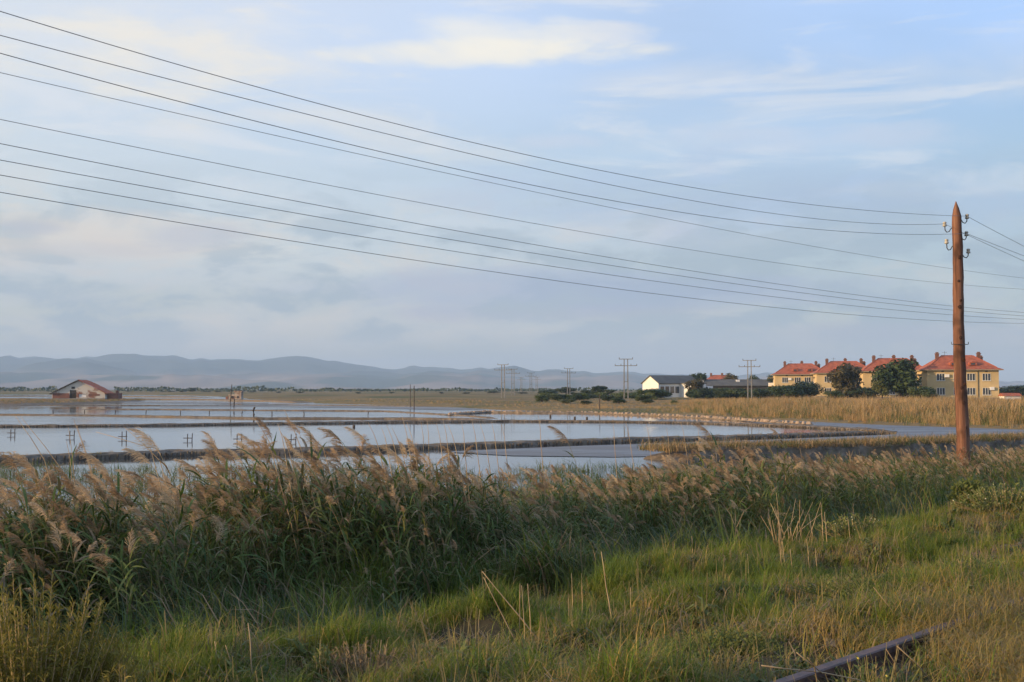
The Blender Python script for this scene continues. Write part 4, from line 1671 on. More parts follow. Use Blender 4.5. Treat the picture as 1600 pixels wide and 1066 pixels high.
W2 = [([(0, 110), (400, 208), (800, 294), (1200, 372), (1500, 420), (1600, 436)], 'fourth wire from the top, passing behind the pole, steepest of the lower six'),
      ([(0, 181), (400, 273), (800, 345), (1200, 407), (1500, 444), (1600, 453)], 'fifth wire from the top, passing behind the pole'),
      ([(0, 220), (400, 308), (800, 376), (1200, 441), (1500, 479), (1600, 489)], 'upper of the bundle of four lowest wires'),
      ([(0, 246), (400, 327), (800, 391), (1200, 449), (1500, 486), (1600, 494)], 'second of the bundle of four lowest wires'),
      ([(0, 270), (400, 346), (800, 408), (1200, 462), (1500, 492), (1600, 500)], 'third of the bundle of four lowest wires'),
      ([(0, 298), (400, 370), (800, 430), (1200, 479), (1500, 502), (1600, 506)], 'lowest of all the wires, just above the far hills')]
for i, (pix, lab) in enumerate(W2):
    wire('wire', wire_on(pix, 16.5 + 0.12 * i, -14, 72), 0.0056 if i > 1 else 0.0048, lab, 'wires passing behind the wooden pole')


# ------------------------------------------------------------------ posts in the pans
def post_pair(p, h, gap, label, lean):
    r0 = empty('paired_posts', p)
    tag(r0, label, 'posts', 'paired posts standing in the water')
    for s in (-1, 1):
        b = MB()
        b.tube([(s * gap / 2, 0, -0.3), (s * gap / 2 + lean * s * 0.3 + lean, 0, h * (1.0 if s > 0 else 0.93))], [0.03, 0.025], 7)
        b.build('post', M['post_wood'], r0)
    b = MB()
    b.box(-gap / 2 - 0.22, gap / 2 + 0.06, -0.05, -0.031, 0.12, 0.165)
    b.build('crossbar', M['post_wood'], r0)


where = ['far left pair of posts in the water, close to the left edge', 'pair of posts in the water, second from the left', 'pair of posts in the water, third from the left, tallest looking',
         'pair of posts in the water, fourth from the left, leaning right', 'pair of posts in the water, fifth from the left', 'pair of posts in the water behind the big plume, rightmost pair']
for i, (px, py) in enumerate(((20, 680), (112, 684), (194, 686), (296, 688.5), (374, 690), (458, 691))):
    p = gp(px, py, 0)
    post_pair(p, 0.42 + 0.03 * (i % 3), 0.26, where[i], 0.03 * (i % 2))


def post(px, py, h_px, label, rad=0.05, lean=0.0, cat='post', group='single posts in the far pan', crook=0.0):
    p = gp(px, py, 0)
    h = h_px * p.y / F
    b = MB()
    b.tube([(0, 0, -0.3), (crook * 0.5, 0, h * 0.35), (lean * 0.5 - crook, 0, h * 0.7), (lean, 0, h)], [rad, rad, rad * 0.95, rad * 0.8], 7)
    o = b.build('post', M['post_wood'])
    o.location = p
    tag(o, label, cat, group)


names = ['leftmost', 'second from the left', 'third from the left', 'fourth from the left', 'fifth from the left', 'sixth from the left', 'seventh from the left', 'eighth from the left',
         'ninth from the left', 'rightmost, far from the others']
for i, px in enumerate((83, 132, 180, 228, 282, 327, 378, 425, 475, 575)):
    post(px, 646.5 + 0.006 * px, 6.5, 'short grey post in the row behind the low grassy bank, %s' % names[i], 0.055, random.uniform(-.06, .06))
post(396, 654, 18, 'thick crooked dark post on the low grassy bank, taller than its row', 0.11, 0.12, group=None, crook=0.08)
post(360, 640, 39, 'tall dark thin pole in front of the ruin', 0.07, 0.18, 'pole', None)
post(365.5, 640, 17, 'dark pole half as tall beside the thin one by the ruin', 0.09, 0.06, 'pole', None)
post(647, 645, 42, 'tall dark pole where two thin banks meet in the middle distance', 0.06, 0.0, 'pole', None)
post(641, 637, 36, 'paler slim pole just behind the tall dark one in the middle distance', 0.06, 0.0, 'pole', None)
post(937, 644, 28, 'slim dark pole before the tan grass right of the middle', 0.07, 0.0, 'pole', None)
for px, py, lab in ((860, 652, 'small dark stub in the narrow right-hand water, left one of three'), (898, 655, 'small dark stub in the narrow right-hand water, middle one of three'),
                    (917, 655.5, 'small dark stub in the narrow right-hand water, right one of three'), (553, 668, 'dark stub at the far rim of the pan with paired posts')):
    post(px, py, 4, lab, 0.11, 0.0, group='stubs in the water')


# ------------------------------------------------------------------ pylons (two concrete legs, two cross-arms)
def pylon():
    r0 = empty('power_pylon')
    H = 8.8
    for s in (-1, 1):
        b = MB()
        b.add([(s * 0.42 - .13, -.13, -0.6), (s * 0.42 + .13, -.13, -0.6), (s * 0.42 + .13, .13, -0.6), (s * 0.42 - .13, .13, -0.6),
               (s * 0.36 - .09, -.09, H), (s * 0.36 + .09, -.09, H), (s * 0.36 + .09, .09, H), (s * 0.36 - .09, .09, H)],
              [(0, 3, 2, 1), (4, 5, 6, 7), (0, 1, 5, 4), (1, 2, 6, 5), (2, 3, 7, 6), (3, 0, 4, 7)])
        b.build('leg', M['concrete'], r0)
    for z, w in ((H - 0.12, 1.45), (H - 1.5, 2.3)):
        b = MB()
        b.box(-w, w, -0.17, -0.092, z, z + 0.14)
        o = b.build('crossarm', M['concrete'], r0)
        for x in (-w + 0.05, -w * 0.45, w * 0.45, w - 0.05) if w > 2 else (-w + 0.05, w - 0.05):
            b = MB()
            b.tube([(x, -0.13, z + 0.12), (x, -0.13, z + 0.46)], [0.07, 0.05], 6)
            b.build('insulator', M['iron'], o)
    b = MB()
    b.box(-0.33, 0.33, -0.06, 0.06, H * 0.45, H * 0.45 + 0.12)
    b.build('brace', M['concrete'], r0)
    return r0


py0 = pylon()
PYL = [(1171, 250, 'concrete two-legged pylon nearest to the yellow houses'), (978, 238, 'concrete two-legged pylon left of the white building'),
       (888.5, 365, 'concrete pylon between the dark shrubs, third from the right'), (786, 300, 'twin-legged pylon standing alone left of the shrubs, on a dark footing'),
       (801.5, 380, 'hazy pylon just right of the one on a dark footing'), (829.5, 470, 'small hazy pylon left of the dark shrubs'),
       (814.5, 640, 'tiny hazy pylon, left one of the farthest two'), (838.5, 640, 'tiny hazy pylon, right one of the farthest two')]
for i, (px, Y, lab) in enumerate(PYL):
    o = py0 if i == 0 else copy_tree(py0)
    x = (px - 800) / F * Y
    o.location = (x, Y, gz(x, Y))
    o.rotation_euler = (0, 0, R(-12 + 8 * (i % 3)))
    tag(o, lab, 'pylon', 'concrete pylons across the plain')


# ------------------------------------------------------------------ the yellow houses
def win_meshes(w, h, lights):
    f = MB()
    t = 0.06
    f.box(-w / 2 - t, w / 2 + t, -0.05, 0.0, -t, 0.0)
    f.box(-w / 2 - t, w / 2 + t, -0.05, 0.0, h, h + t)
    f.box(-w / 2 - t, -w / 2, -0.05, 0.0, 0, h)
    f.box(w / 2, w / 2 + t, -0.05, 0.0, 0, h)
    for k in range(1, lights):
        x = -w / 2 + w * k / lights
        f.box(x - 0.05, x + 0.05, -0.045, 0.0, 0, h)
    f.box(-w / 2 - 0.14, w / 2 + 0.14, -0.12, 0.0, -0.13, -t - 0.002)
    fm = f.mesh('window', False, [M['frame']])
    g = MB()
    for k in range(lights):
        x0 = -w / 2 + w * k / lights + (0.05 if k else 0)
        x1 = -w / 2 + w * (k + 1) / lights - (0.05 if k < lights - 1 else 0)
        g.box(x0, x1, -0.02, -0.003, 0, h)
    gm = g.mesh('pane', False, [M['glass']])
    return fm, gm


WIN3 = win_meshes(1.5, 1.35, 3)
WIN2 = win_meshes(1.15, 1.35, 2)
WIN1 = win_meshes(0.7, 1.2, 1)


def add_window(parent, wm, loc, rz):
    o = link('window', wm[0], parent)
    o.location = loc
    o.rotation_euler = (0, 0, rz)
    p = link('pane', wm[1], o)
    return o


def house(seed):
    r0 = empty('house')
    Wd, D, H, ov = 14.0, 9.4, 5.9, 0.75
    x0, x1, y0, y1 = -Wd / 2, Wd / 2, -D / 2, D / 2
    b = MB()
    b.box(x0, x1, y0, y1, -0.8, H)
    b.build('wall', M['plaster_house'], r0)
    b = MB()
    b.box(x0 - 0.06, x1 + 0.06, y0 - 0.06, y1 + 0.06, -0.79, 0.35)
    b.build('plinth', M['concrete'], r0)
    b = MB()
    b.box(x0 - ov, x1 + ov, y0 - ov, y1 + ov, H + 0.002, H + 0.16)
    b.build('eaves', M['trim'], r0)
    # hip roof with a slight bell cast at the eaves
    rb = MB()
    e0 = H + 0.162
    rings = []
    for (inset_x, inset_y, z) in ((-ov - 0.08, -ov - 0.08, e0), (0.25, 0.25, e0 + 0.42), (3.9, D / 2 - 0.35, e0 + 2.95)):
        rings.append([(x0 + inset_x, y0 + inset_y, z), (x1 - inset_x, y0 + inset_y, z), (x1 - inset_x, y1 - inset_y, z), (x0 + inset_x, y1 - inset_y, z)])
    pts = [p for q in rings for p in q]
    fs = []
    for i in range(2):
        for k in range(4):
            fs.append((i * 4 + k, i * 4 + (k + 1) % 4, (i + 1) * 4 + (k + 1) % 4, (i + 1) * 4 + k))
    fs.append((8, 9, 10, 11))
    fs.append((0, 3, 2, 1))
    rb.add(pts, fs)
    roof = rb.build('roof', M['tiles'], r0)
    # pale ridge tiles on the hips
    for (a, c) in (((x0 + 0.25, y0 + 0.25, e0 + 0.42), (x0 + 3.9, y0 + D / 2 - 0.35, e0 + 2.95)), ((x1 - 0.25, y0 + 0.25, e0 + 0.42), (x1 - 3.9, y0 + D / 2 - 0.35, e0 + 2.95)),
                   ((x0 + 3.9, 0, e0 + 2.97), (x1 - 3.9, 0, e0 + 2.97))):
        b = MB()
        b.tube([a, c], 0.10, 6)
        b.build('ridge_tiles', M['tiles'], roof)
    for (cx, cyy, zt) in ((-4.1, -0.8, 9.55), (4.2, -0.5, 9.6), (0.6, 1.6, 9.7), (5.1, 1.4, 8.9)):
        b = MB()
        zt -= 0.25
        b.box(cx - 0.34, cx + 0.34, cyy - 0.34, cyy + 0.34, H + 0.9, zt)
        b.box(cx - 0.42, cx + 0.42, cyy - 0.42, cyy + 0.42, zt + 0.001, zt + 0.15)
        b.box(cx - 0.26, cx + 0.26, cyy - 0.26, cyy + 0.26, zt + 0.152, zt + 0.42)
        b.build('chimney', M['brick'], roof)
    for cx in (-1.6, 2.2):
        b = MB()
        z = e0 + 0.85
        yb = y0 + 0.55
        b.add([(cx - 0.75, yb, z), (cx + 0.75, yb, z), (cx + 0.75, yb, z + 0.55), (cx, yb, z + 0.95), (cx - 0.75, yb, z + 0.55),
               (cx - 0.75, yb + 1.9, z + 0.5), (cx + 0.75, yb + 1.9, z + 0.5), (cx + 0.75, yb + 1.9, z + 0.56), (cx, yb + 2.2, z + 0.96), (cx - 0.75, yb + 1.9, z + 0.56)],
              [(0, 1, 2, 3, 4), (1, 6, 7, 2), (4, 9, 5, 0), (2, 7, 8, 3), (3, 8, 9, 4)])
        b.build('dormer', M['tiles'], roof)
        b = MB()
        b.box(cx - 0.4, cx + 0.4, yb - 0.03, yb - 0.004, z + 0.1, z + 0.5)
        b.build('dormer_window', M['glass'], roof)
    fx = [-4.3, -1.0, 1.6, 4.6]
    for zz in (0.95, 3.85):
        for k, x in enumerate(fx):
            add_window(r0, WIN3 if k % 3 != 2 else WIN3, (x, y0 - 0.003, zz), 0)
        for y in (2.0,):
            add_window(r0, WIN2, (x0 - 0.003, y, zz), -math.pi / 2)
            add_window(r0, WIN2, (x1 + 0.003, y, zz), math.pi / 2)
        add_window(r0, WIN1, (x1 + 0.003, -1.6, zz), math.pi / 2)
    # loggia with a balcony on the left end
    for zz in (2.75,):
        b = MB()
        b.box(x0 - 1.35, x0 - 0.003, 0.2, 3.6, zz, zz + 0.16)
        bal = b.build('balcony', M['plaster_house'], r0)
        b = MB()
        b.box(x0 - 1.35, x0 - 1.27, 0.2, 3.6, zz + 0.162, zz + 1.05)
        b.box(x0 - 1.268, x0 - 0.004, 0.2, 0.28, zz + 0.162, zz + 1.05)
        b.build('parapet', M['white'], bal)
        b = MB()
        b.box(x0 - 1.5, x0 - 0.004, 0.1, 3.7, zz + 2.35, zz + 2.45)
        b.build('awning', M['trim'], bal)
    b = MB()
    b.tube([(2.95, y0 - 0.08, 0.3), (2.95, y0 - 0.08, H - 0.01)], 0.06, 6)
    b.build('downpipe', M['iron'], r0)
    for k, (x, zz) in enumerate(((-3.1, 4.5), (5.6, 1.9))):
        b = MB()
        b.box(x - 0.42, x + 0.42, y0 - 0.36, y0 - 0.004, zz, zz + 0.6)
        b.build('air_conditioner', M['white'], r0)
    for x in (-3.9, 0.2, 4.6):
        b = MB()
        b.box(x - 0.25, x + 0.25, y0 - 0.05, y0 - 0.004, H - 0.34, H - 0.06)
        b.build('air_vent', M['iron'], r0)
    b = MB()
    b.tube([(-2.4, 0, e0 + 2.9), (-2.4, 0, e0 + 3.9)], 0.03, 4)
    b.box(-2.9, -1.9, -0.02, 0.02, e0 + 3.6, e0 + 3.64)
    b.build('aerial', M['iron'], r0)
    return r0


HOUSES = [(1503, 236, -8, 'yellow two-storey house with red hip roof, behind the wooden pole, rightmost'),
          (1402, 258, -10, 'yellow house with red hip roof and balcony, half behind the dark tree, second from right'),
          (1326, 285, -10, 'yellow house with red hip roof behind the brownish tree, second from left'),
          (1258, 312, -10, 'yellow house with red hip roof mostly hidden by a wide bush, leftmost of the four')]
h0 = house(1)
for i, (px, Y, rz, lab) in enumerate(HOUSES):
    o = h0 if i == 0 else copy_tree(h0)
    x = (px - 808) / F * Y
    o.location = (x, Y, 0.9)
    o.rotation_euler = (0, 0, R(rz))
    tag(o, lab, 'house', 'yellow houses with red roofs')


# ------------------------------------------------------------------ white building, long dark shed, far roof
def white_building():
    Y = 300.0
    p = at(1029, 610, Y)
    r0 = empty('white_building', (p.x, p.y, 0.9), R(30))
    tag(r0, 'white gabled building with dark roof, glazed front and painted wall', 'building')
    L, Dp, H, rise = 13.5, 7.0, 3.7, 1.9
    b = MB()
    b.box(0, L, 0, Dp, -0.6, H)
    b.add([(0, 0, H), (0, Dp, H), (0, Dp / 2, H + rise)], [(0, 2, 1)])
    b.add([(L, 0, H), (L, Dp, H), (L, Dp / 2, H + rise)], [(0, 1, 2)])
    b.build('wall', M['plaster_white'], r0)
    b = MB()
    t = 0.18
    for s in (0, 1):
        ya, yb_ = (-0.45, Dp / 2) if s == 0 else (Dp + 0.45, Dp / 2)
        za, zb = H - 0.24, H + rise
        vv = [(-0.3, ya, za + 0.003), (L + 0.3, ya, za + 0.003), (L + 0.3, yb_, zb + 0.003), (-0.3, yb_, zb + 0.003)]
        vv += [(a, c, d + t) for a, c, d in vv]
        b.add(vv, [(0, 1, 2, 3), (4, 5, 6, 7), (0, 1, 5, 4), (1, 2, 6, 5), (2, 3, 7, 6), (3, 0, 4, 7)])
    b.build('roof', M['dark_roof'], r0)
    for y in (1.9, 3.5, 5.1):
        b = MB()
        b.box(-0.05, -0.003, y - 0.45, y + 0.45, 0.9, 2.1)
        f = b.build('window', M['brown_frame'], r0)
        b = MB()
        b.box(-0.07, -0.052, y - 0.36, y + 0.36, 0.98, 2.02)
        b.build('pane', M['glass'], f)
    for k in range(4):
        x = 1.2 + 1.65 * k
        b = MB()
        b.box(x - 0.75, x + 0.75, -0.06, -0.003, 0.9, 2.9)
        f = b.build('window', M['white'], r0)
        b = MB()
        b.box(x - 0.65, x + 0.65, -0.08, -0.062, 1.0, 2.8)
        b.build('pane', M['glass'], f)
    # porch block with a flat roof
    b = MB()
    b.box(7.2, 12.2, -4.6, -0.09, -0.6, 3.5)
    o = b.build('porch', M['plaster_white'], r0)
    b = MB()
    b.box(7.0, 12.4, -4.8, -0.09, 3.503, 3.7)
    b.build('roof_slab', M['dark_roof'], o)
    b = MB()
    b.box(9.0, 11.0, -4.66, -4.603, 2.2, 2.8)
    b.build('window', M['glass'], o)
    # black painted shapes on the white side wall at the right
    b = MB()
    b.box(12.6, 17.6, -1.0, -0.8, -0.6, 2.9)
    w = b.build('painted_wall', M['white'], r0)
    for (cx, cz, rx, rz_) in ((13.6, 2.1, 0.55, 0.5), (14.6, 1.2, 0.7, 0.4), (15.4, 2.3, 0.4, 0.5), (16.2, 1.3, 0.5, 0.6), (14.2, 0.3, 0.5, 0.25)):
        b = MB()
        ring = [(cx + rx * math.cos(k * 0.785) * (1 + 0.3 * math.sin(k * 2.3)), -1.03, cz + rz_ * math.sin(k * 0.785)) for k in range(8)]
        b.add(ring + [(a, -1.004, c) for a, _, c in ring], [tuple(range(8))] + [(k, (k + 1) % 8, 8 + (k + 1) % 8, 8 + k) for k in range(8)])
        b.build('painted_blot', M['mural_black'], w)


white_building()


def shed():
    Y = 325.0
    p = at(1078, 605, Y)
    r0 = empty('long_shed', (p.x, p.y, 0.9), R(3))
    tag(r0, 'long low dark shed with a grey sheet roof behind the bushes', 'building')
    L = 26.5
    b = MB()
    b.box(0, L, 0, 8, -0.6, 3.0)
    b.build('wall', M['dark_wall'], r0)
    b = MB()
    vv = [(-0.4, -0.5, 2.9), (L + 0.4, -0.5, 2.9), (L + 0.4, 4, 4.7), (-0.4, 4, 4.7), (-0.4, 8.5, 2.9), (L + 0.4, 8.5, 2.9)]
    b.add(vv + [(a, c, d + 0.2) for a, c, d in vv], [(0, 1, 2, 3), (3, 2, 5, 4), (6, 7, 8, 9), (9, 8, 11, 10), (0, 1, 7, 6), (4, 5, 11, 10), (0, 3, 9, 6), (3, 4, 10, 9), (1, 2, 8, 7), (2, 5, 11, 8)])
    rf = b.build('roof', M['dark_roof'], r0)
    for x in (4.0, 14.5):
        b = MB()
        b.box(x - 0.5, x + 0.5, 2.2, 2.9, 4.1, 4.75)
        b.build('roof_vent', M['white'], rf)
    for k in range(8):
        b = MB()
        b.box(1.5 + 3.2 * k, 3.2 + 3.2 * k, -0.06, -0.003, 1.1, 2.3)
        b.build('window', M['glass'], r0)


shed()


def far_house():
    Y = 420.0
    p = at(1125, 605, Y)
    r0 = empty('far_house', (p.x, p.y, 1.0), R(-10))
    tag(r0, 'distant house whose orange roof shows above the long dark shed', 'house')
    b = MB()
    b.box(-6, 6, -4, 4, -0.6, 4.6)
    b.build('wall', M['plaster_house'], r0)
    b = MB()
    b.add([(-6.6, -4.6, 4.6), (6.6, -4.6, 4.6), (6.6, 4.6, 4.6), (-6.6, 4.6, 4.6), (-2.5, 0, 7.2), (2.5, 0, 7.2)], [(0, 1, 5, 4), (1, 2, 5), (2, 3, 4, 5), (3, 0, 4), (0, 3, 2, 1)])
    rf = b.build('roof', M['tiles'], r0)
    for x in (-3.2, 0.8):
        b = MB()
        b.box(x - 0.4, x + 0.4, -0.9, -0.1, 5.5, 7.9)
        b.build('chimney', M['brick'], rf)


far_house()
p = at(1578, 612, 225)
b = MB()
b.box(-2.2, 2.2, -1.5, 1.5, -0.6, 1.5)
hut = empty('hut', (p.x, p.y, 0.35))
hut.scale = (0.75, 0.75, 0.85)
tag(hut, 'small low hut with an orange roof right of the yellow houses', 'hut')
b.build('wall', M['plaster_white'], hut)
b = MB()
b.add([(-2.5, -1.8, 1.502), (2.5, -1.8, 1.502), (2.5, 1.8, 1.502), (-2.5, 1.8, 1.502), (-2.5, 0, 2.2), (2.5, 0, 2.2)], [(0, 1, 5, 4), (3, 4, 5, 2), (0, 4, 3), (1, 2, 5), (0, 3, 2, 1)])
b.build('roof', M['tiles'], hut)



# ------------------------------------------------------------------ the derelict barn and the ruin
def patch_mat(name, base, brick, lo, hi, scale):
    m = Mat(name)
    a = m.noise(scale, 5, 0.6)
    c = m.mix(m.ramp(a, [(lo, 0.0), (hi, 1.0)]), base, brick)
    m.set(c, 0.95, 0.1)
    m.bump(a, 0.4, 0.05)
    return m.m


M['barn_wall'] = patch_mat('crumbling_plaster', (0.60, 0.55, 0.46), (0.27, 0.14, 0.095), 0.50, 0.58, 0.35)
M['barn_stone'] = simple('barn_footing', (0.34, 0.31, 0.27), (0.22, 0.20, 0.18), 1.0, 0.95)
M['barn_brick'] = simple('bare_brick', (0.26, 0.115, 0.08), (0.17, 0.085, 0.06), 1.6, 0.95)
M['dark_hole'] = simple('dark_boards_hole_shade', (0.04, 0.032, 0.028), (0.06, 0.05, 0.04), 2, 0.9)  # door boards, and the painted shade inside vent hole and ruin openings


def barn():
    Y = 270.0
    pl = at(81, 624, Y)
    r0 = empty('barn', (pl.x, pl.y, 0.05), R(6))
    tag(r0, 'derelict barn with red roof and crumbling brick gable at the far left', 'barn')
    W, D, H, T = 12.2, 7.0, 2.0, 4.9          # gable width, depth, eaves, apex above the footing
    b = MB()
    b.box(0, W, 0, D, -0.5, 0.75)
    b.build('footing', M['barn_stone'], r0)
    # gable wall as one thick slab with door and window openings left out
    z0 = 0.752
    top = lambda x: H + (T - H) * (1 - abs(x - W / 2) / (W / 2))
    xs = [0.0, 4.1, 5.6, 6.1, 7.4, W / 2, W]
    xs = [0.0, 4.1, 5.6, 6.1, 7.5, W]
    b = MB()

    def slab(xa, xb, za, zb_a, zb_b):
        vv = [(xa, 0, za), (xb, 0, za), (xb, 0, zb_b), (xa, 0, zb_a)]
        b.add(vv + [(q[0], 0.35, q[2]) for q in vv], [(0, 1, 2, 3), (7, 6, 5, 4), (0, 4, 5, 1), (1, 5, 6, 2), (2, 6, 7, 3), (3, 7, 4, 0)])
    slab(0, 4.1, z0, top(0), top(4.1))
    slab(4.1, 5.6, 2.75, top(4.1), top(5.6))       # over the door
    slab(5.6, 6.1, z0, top(5.6), top(6.1))
    slab(6.1, 7.9, 1.75, T, top(7.9))
    slab(6.1, 7.9, z0, 1.0, 1.0)
    slab(7.9, W, z0, top(7.9), top(W))
    b.build('gable_wall', M['barn_wall'], r0)
    b = MB()
    b.box(0, 0.35, 0.352, D, z0, H)
    b.box(W - 0.35, W, 0.352, D, z0, H)
    b.box(0.352, W - 0.352, D - 0.35, D, z0, H)
    b.build('side_wall', M['barn_wall'], r0)
    b = MB()
    b.box(0.15, 4.0, -0.05, -0.004, z0 + 0.02, 1.95)
    b.build('bare_brick', M['barn_brick'], r0)
    b = MB()
    b.box(8.4, 11.0, -0.04, -0.004, 1.35, 1.75)
    b.build('bare_brick', M['barn_brick'], r0)
    b = MB()
    for k in range(5):
        b.box(4.15 + 0.29 * k, 4.40 + 0.29 * k, 0.06 + 0.01 * (k % 2), 0.10, -0.3 if k in (1, 2) else 0.76, 2.7)
    dr = b.build('door', M['dark_hole'], r0)
    b = MB()
    b.box(4.45, 5.25, -0.03, -0.004, 3.0, 3.5)
    b.build('vent_hole', M['dark_hole'], r0)  # solid near-black slab, its colour stands in for shade inside the hole
    b = MB()
    b.box(6.2, 7.8, 0.15, 0.2, 1.02, 1.72)
    b.build('board', M['white'], r0)
    for s in (0, 1):
        b = MB()
        n_ = 10
        rr_ = random.Random(4 + s)
        pts_l, pts_r = [], []
        vv, ff = [], []
        for k in range(n_ + 1):
            t = k / n_
            x = (-0.5 + (W / 2 + 0.5) * t) if s == 0 else (W + 0.5 - (W / 2 + 0.5) * t)
            z = H - 0.25 + (T + 0.12 - (H - 0.25)) * t + 0.16 * math.sin(t * math.pi) * (1 if s else 0.2)
            for y in (-0.5, D * 0.33, D * 0.66, D + 0.4):
                vv.append((x, y, z + rr_.uniform(-0.05, 0.05)))
        for k in range(n_):
            for j in range(3):
                a = k * 4 + j
                ff.append((a, a + 1, a + 5, a + 4))
        top_v = [(x, y, z + 0.14) for x, y, z in vv]
        nn = len(vv)
        b.add(vv + top_v, [f[::-1] for f in ff] + [tuple(i + nn for i in f) for f in ff] + [(k * 4, (k + 1) * 4, (k + 1) * 4 + nn, k * 4 + nn) for k in range(n_)])
        b.build('roof', M['tiles'] if s else M['dark_roof'], r0)
    b = MB()
    b.box(W - 0.2, W + 2.6, 2.0, 6.0, -0.4, 1.95)
    ln = b.build('lean_to', M['barn_brick'], r0)
    b = MB()
    b.box(W + 1.9, W + 2.5, 2.4, 3.0, 1.953, 2.6)
    b.build('chimney', M['barn_brick'], ln)


def islet(cx, cy, rx, ry, h, seed, label, name='islet', mat='bank'):
    """low mound of earth rising out of the pan"""
    b = MB()
    r = random.Random(seed)
    n_, m_ = 40, 6
    for j in range(m_ + 1):
        t = j / m_
        for k in range(n_):
            a = 6.2832 * k / n_
            w = 1 + 0.16 * math.sin(3 * a + seed) + 0.08 * math.sin(7 * a)
            q = (1 - t * 0.96) * w
            b.v.append((cx + rx * q * math.cos(a), cy + ry * q * math.sin(a), -0.25 + (h + 0.25) * min(1, (t * 3.0)) ** 0.8 + r.uniform(-0.06, 0.06) * h))
    for j in range(m_):
        for k in range(n_):
            b.f.append((j * n_ + k, j * n_ + (k + 1) % n_, (j + 1) * n_ + (k + 1) % n_, (j + 1) * n_ + k))
            b.m.append(0)
    b.f.append(tuple(m_ * n_ + k for k in range(n_)))
    b.m.append(0)
    o = b.build(name, M[mat])
    tag(o, label, kind='structure')
    return o


barn()
c_ = gp(70, 630, 0)
islet(-103, 236, 21, 64, 0.5, 3, 'low earth islet under the derelict barn')


M['ruin_wall'] = patch_mat('ruin_blocks', (0.40, 0.33, 0.26), (0.24, 0.15, 0.11), 0.45, 0.6, 0.8)


def ruin():
    Y = 330.0
    p = at(355, 622, Y)
    r0 = empty('ruin', (p.x, p.y, 0.05), R(-6))
    r0.scale = (0.85, 0.85, 0.72)
    tag(r0, 'ruined roofless building of pale blocks, far away behind the dark poles', 'ruin')
    b = MB()
    b.box(2.6, 4.9, 0, 2.2, -0.3, 2.9)
    b.build('tower', M['ruin_wall'], r0)
    b = MB()
    b.box(2.3, 5.2, -0.3, 2.5, 2.903, 3.35)
    b.build('parapet', M['ruin_wall'], r0)
    b = MB()
    b.box(0.3, 2.597, 0.2, 2.0, -0.3, 1.9)
    b.build('wall', M['ruin_wall'], r0)
    b = MB()
    b.box(-0.6, 0.297, 0.1, 1.8, -0.3, 1.1)
    b.build('wall', M['barn_brick'], r0)
    for x in (1.2, 3.4):
        b = MB()
        b.box(x, x + 0.7, -0.03, 0.197 if x < 2 else -0.003, 0.4, 1.3)
        b.build('opening', M['dark_hole'], r0)  # no real gap: shade of the opening painted as a dark slab


ruin()


# ------------------------------------------------------------------ trees and shrubs
def tree_meshes(seed, mat, nleaf=3600, shape='round', leaf=0.34):
    """unit tree about 1 high and 1 wide: trunk with limbs, crown of leaf clumps"""
    r = random.Random(seed)
    tb = MB()
    base_h = 0.28 if shape == 'round' else 0.08
    tb.tube([(0, 0, -0.06), (0.01, 0, base_h * 0.6), (0.02, 0.01, base_h * 1.5), (0.0, 0.0, 0.72)], [0.032, 0.026, 0.02, 0.006], 6)
    blobs = []
    nb = 12 if shape == 'round' else 13
    for k in range(nb):
        a = 6.283 * k / nb + r.uniform(-.4, .4)
        if shape == 'round':
            d = r.uniform(0.12, 0.30)
            z = r.uniform(0.22, 0.80)
            q = r.uniform(0.13, 0.21)
        else:
            d = r.uniform(0.1, 0.36)
            z = r.uniform(0.14, 0.62)
            q = r.uniform(0.16, 0.24)
        c = Vector((d * math.cos(a), d * math.sin(a), z))
        blobs.append((c, q))
        tb.tube([(0.01, 0, base_h), (c.x * 0.5, c.y * 0.5, (base_h + c.z) / 2), tuple(c)], [0.014, 0.009, 0.003], 4)
    blobs.append((Vector((0, 0, 0.78 if shape == 'round' else 0.6)), 0.2))
    lb = MB()
    for i in range(nleaf):
        c, q = r.choice(blobs)
        d = Vector((r.gauss(0, 1), r.gauss(0, 1), r.gauss(0, 1))).normalized()
        p = c + d * q * (r.random() ** 0.4) * r.uniform(0.75, 1.15)
        if p.z < 0.02:
            continue
        s = leaf * 0.125 * r.uniform(0.5, 1.3)
        nrm = (d + Vector((r.uniform(-.8, .8), r.uniform(-.8, .8), r.uniform(-.3, .9)))).normalized()
        a1 = nrm.orthogonal().normalized()
        a2 = nrm.cross(a1)
        an = r.uniform(0, 6.28)
        e1 = a1 * math.cos(an) + a2 * math.sin(an)
        e2 = nrm.cross(e1)
        lb.add([p - e1 * s, p + e2 * s * 0.5, p + e1 * s, p - e2 * s * 0.5 + nrm * s * 0.2], [(0, 1, 2, 3)])
    return tb.mesh('trunk', True, [M['bark']]), lb.mesh('crown', False, [M[mat]])


TM = {'dark': [tree_meshes(1, 'tree_leaf_dark'), tree_meshes(2, 'tree_leaf_dark')], 'green': [tree_meshes(3, 'tree_leaf'), tree_meshes(4, 'tree_leaf')],
      'brown': [tree_meshes(5, 'tree_leaf_brown')], 'bush': [tree_meshes(6, 'tree_leaf', 3400, 'bush'), tree_meshes(7, 'tree_leaf_dark', 3400, 'bush')],
      'weed': [tree_meshes(8, 'weed', 1800, 'bush')]}


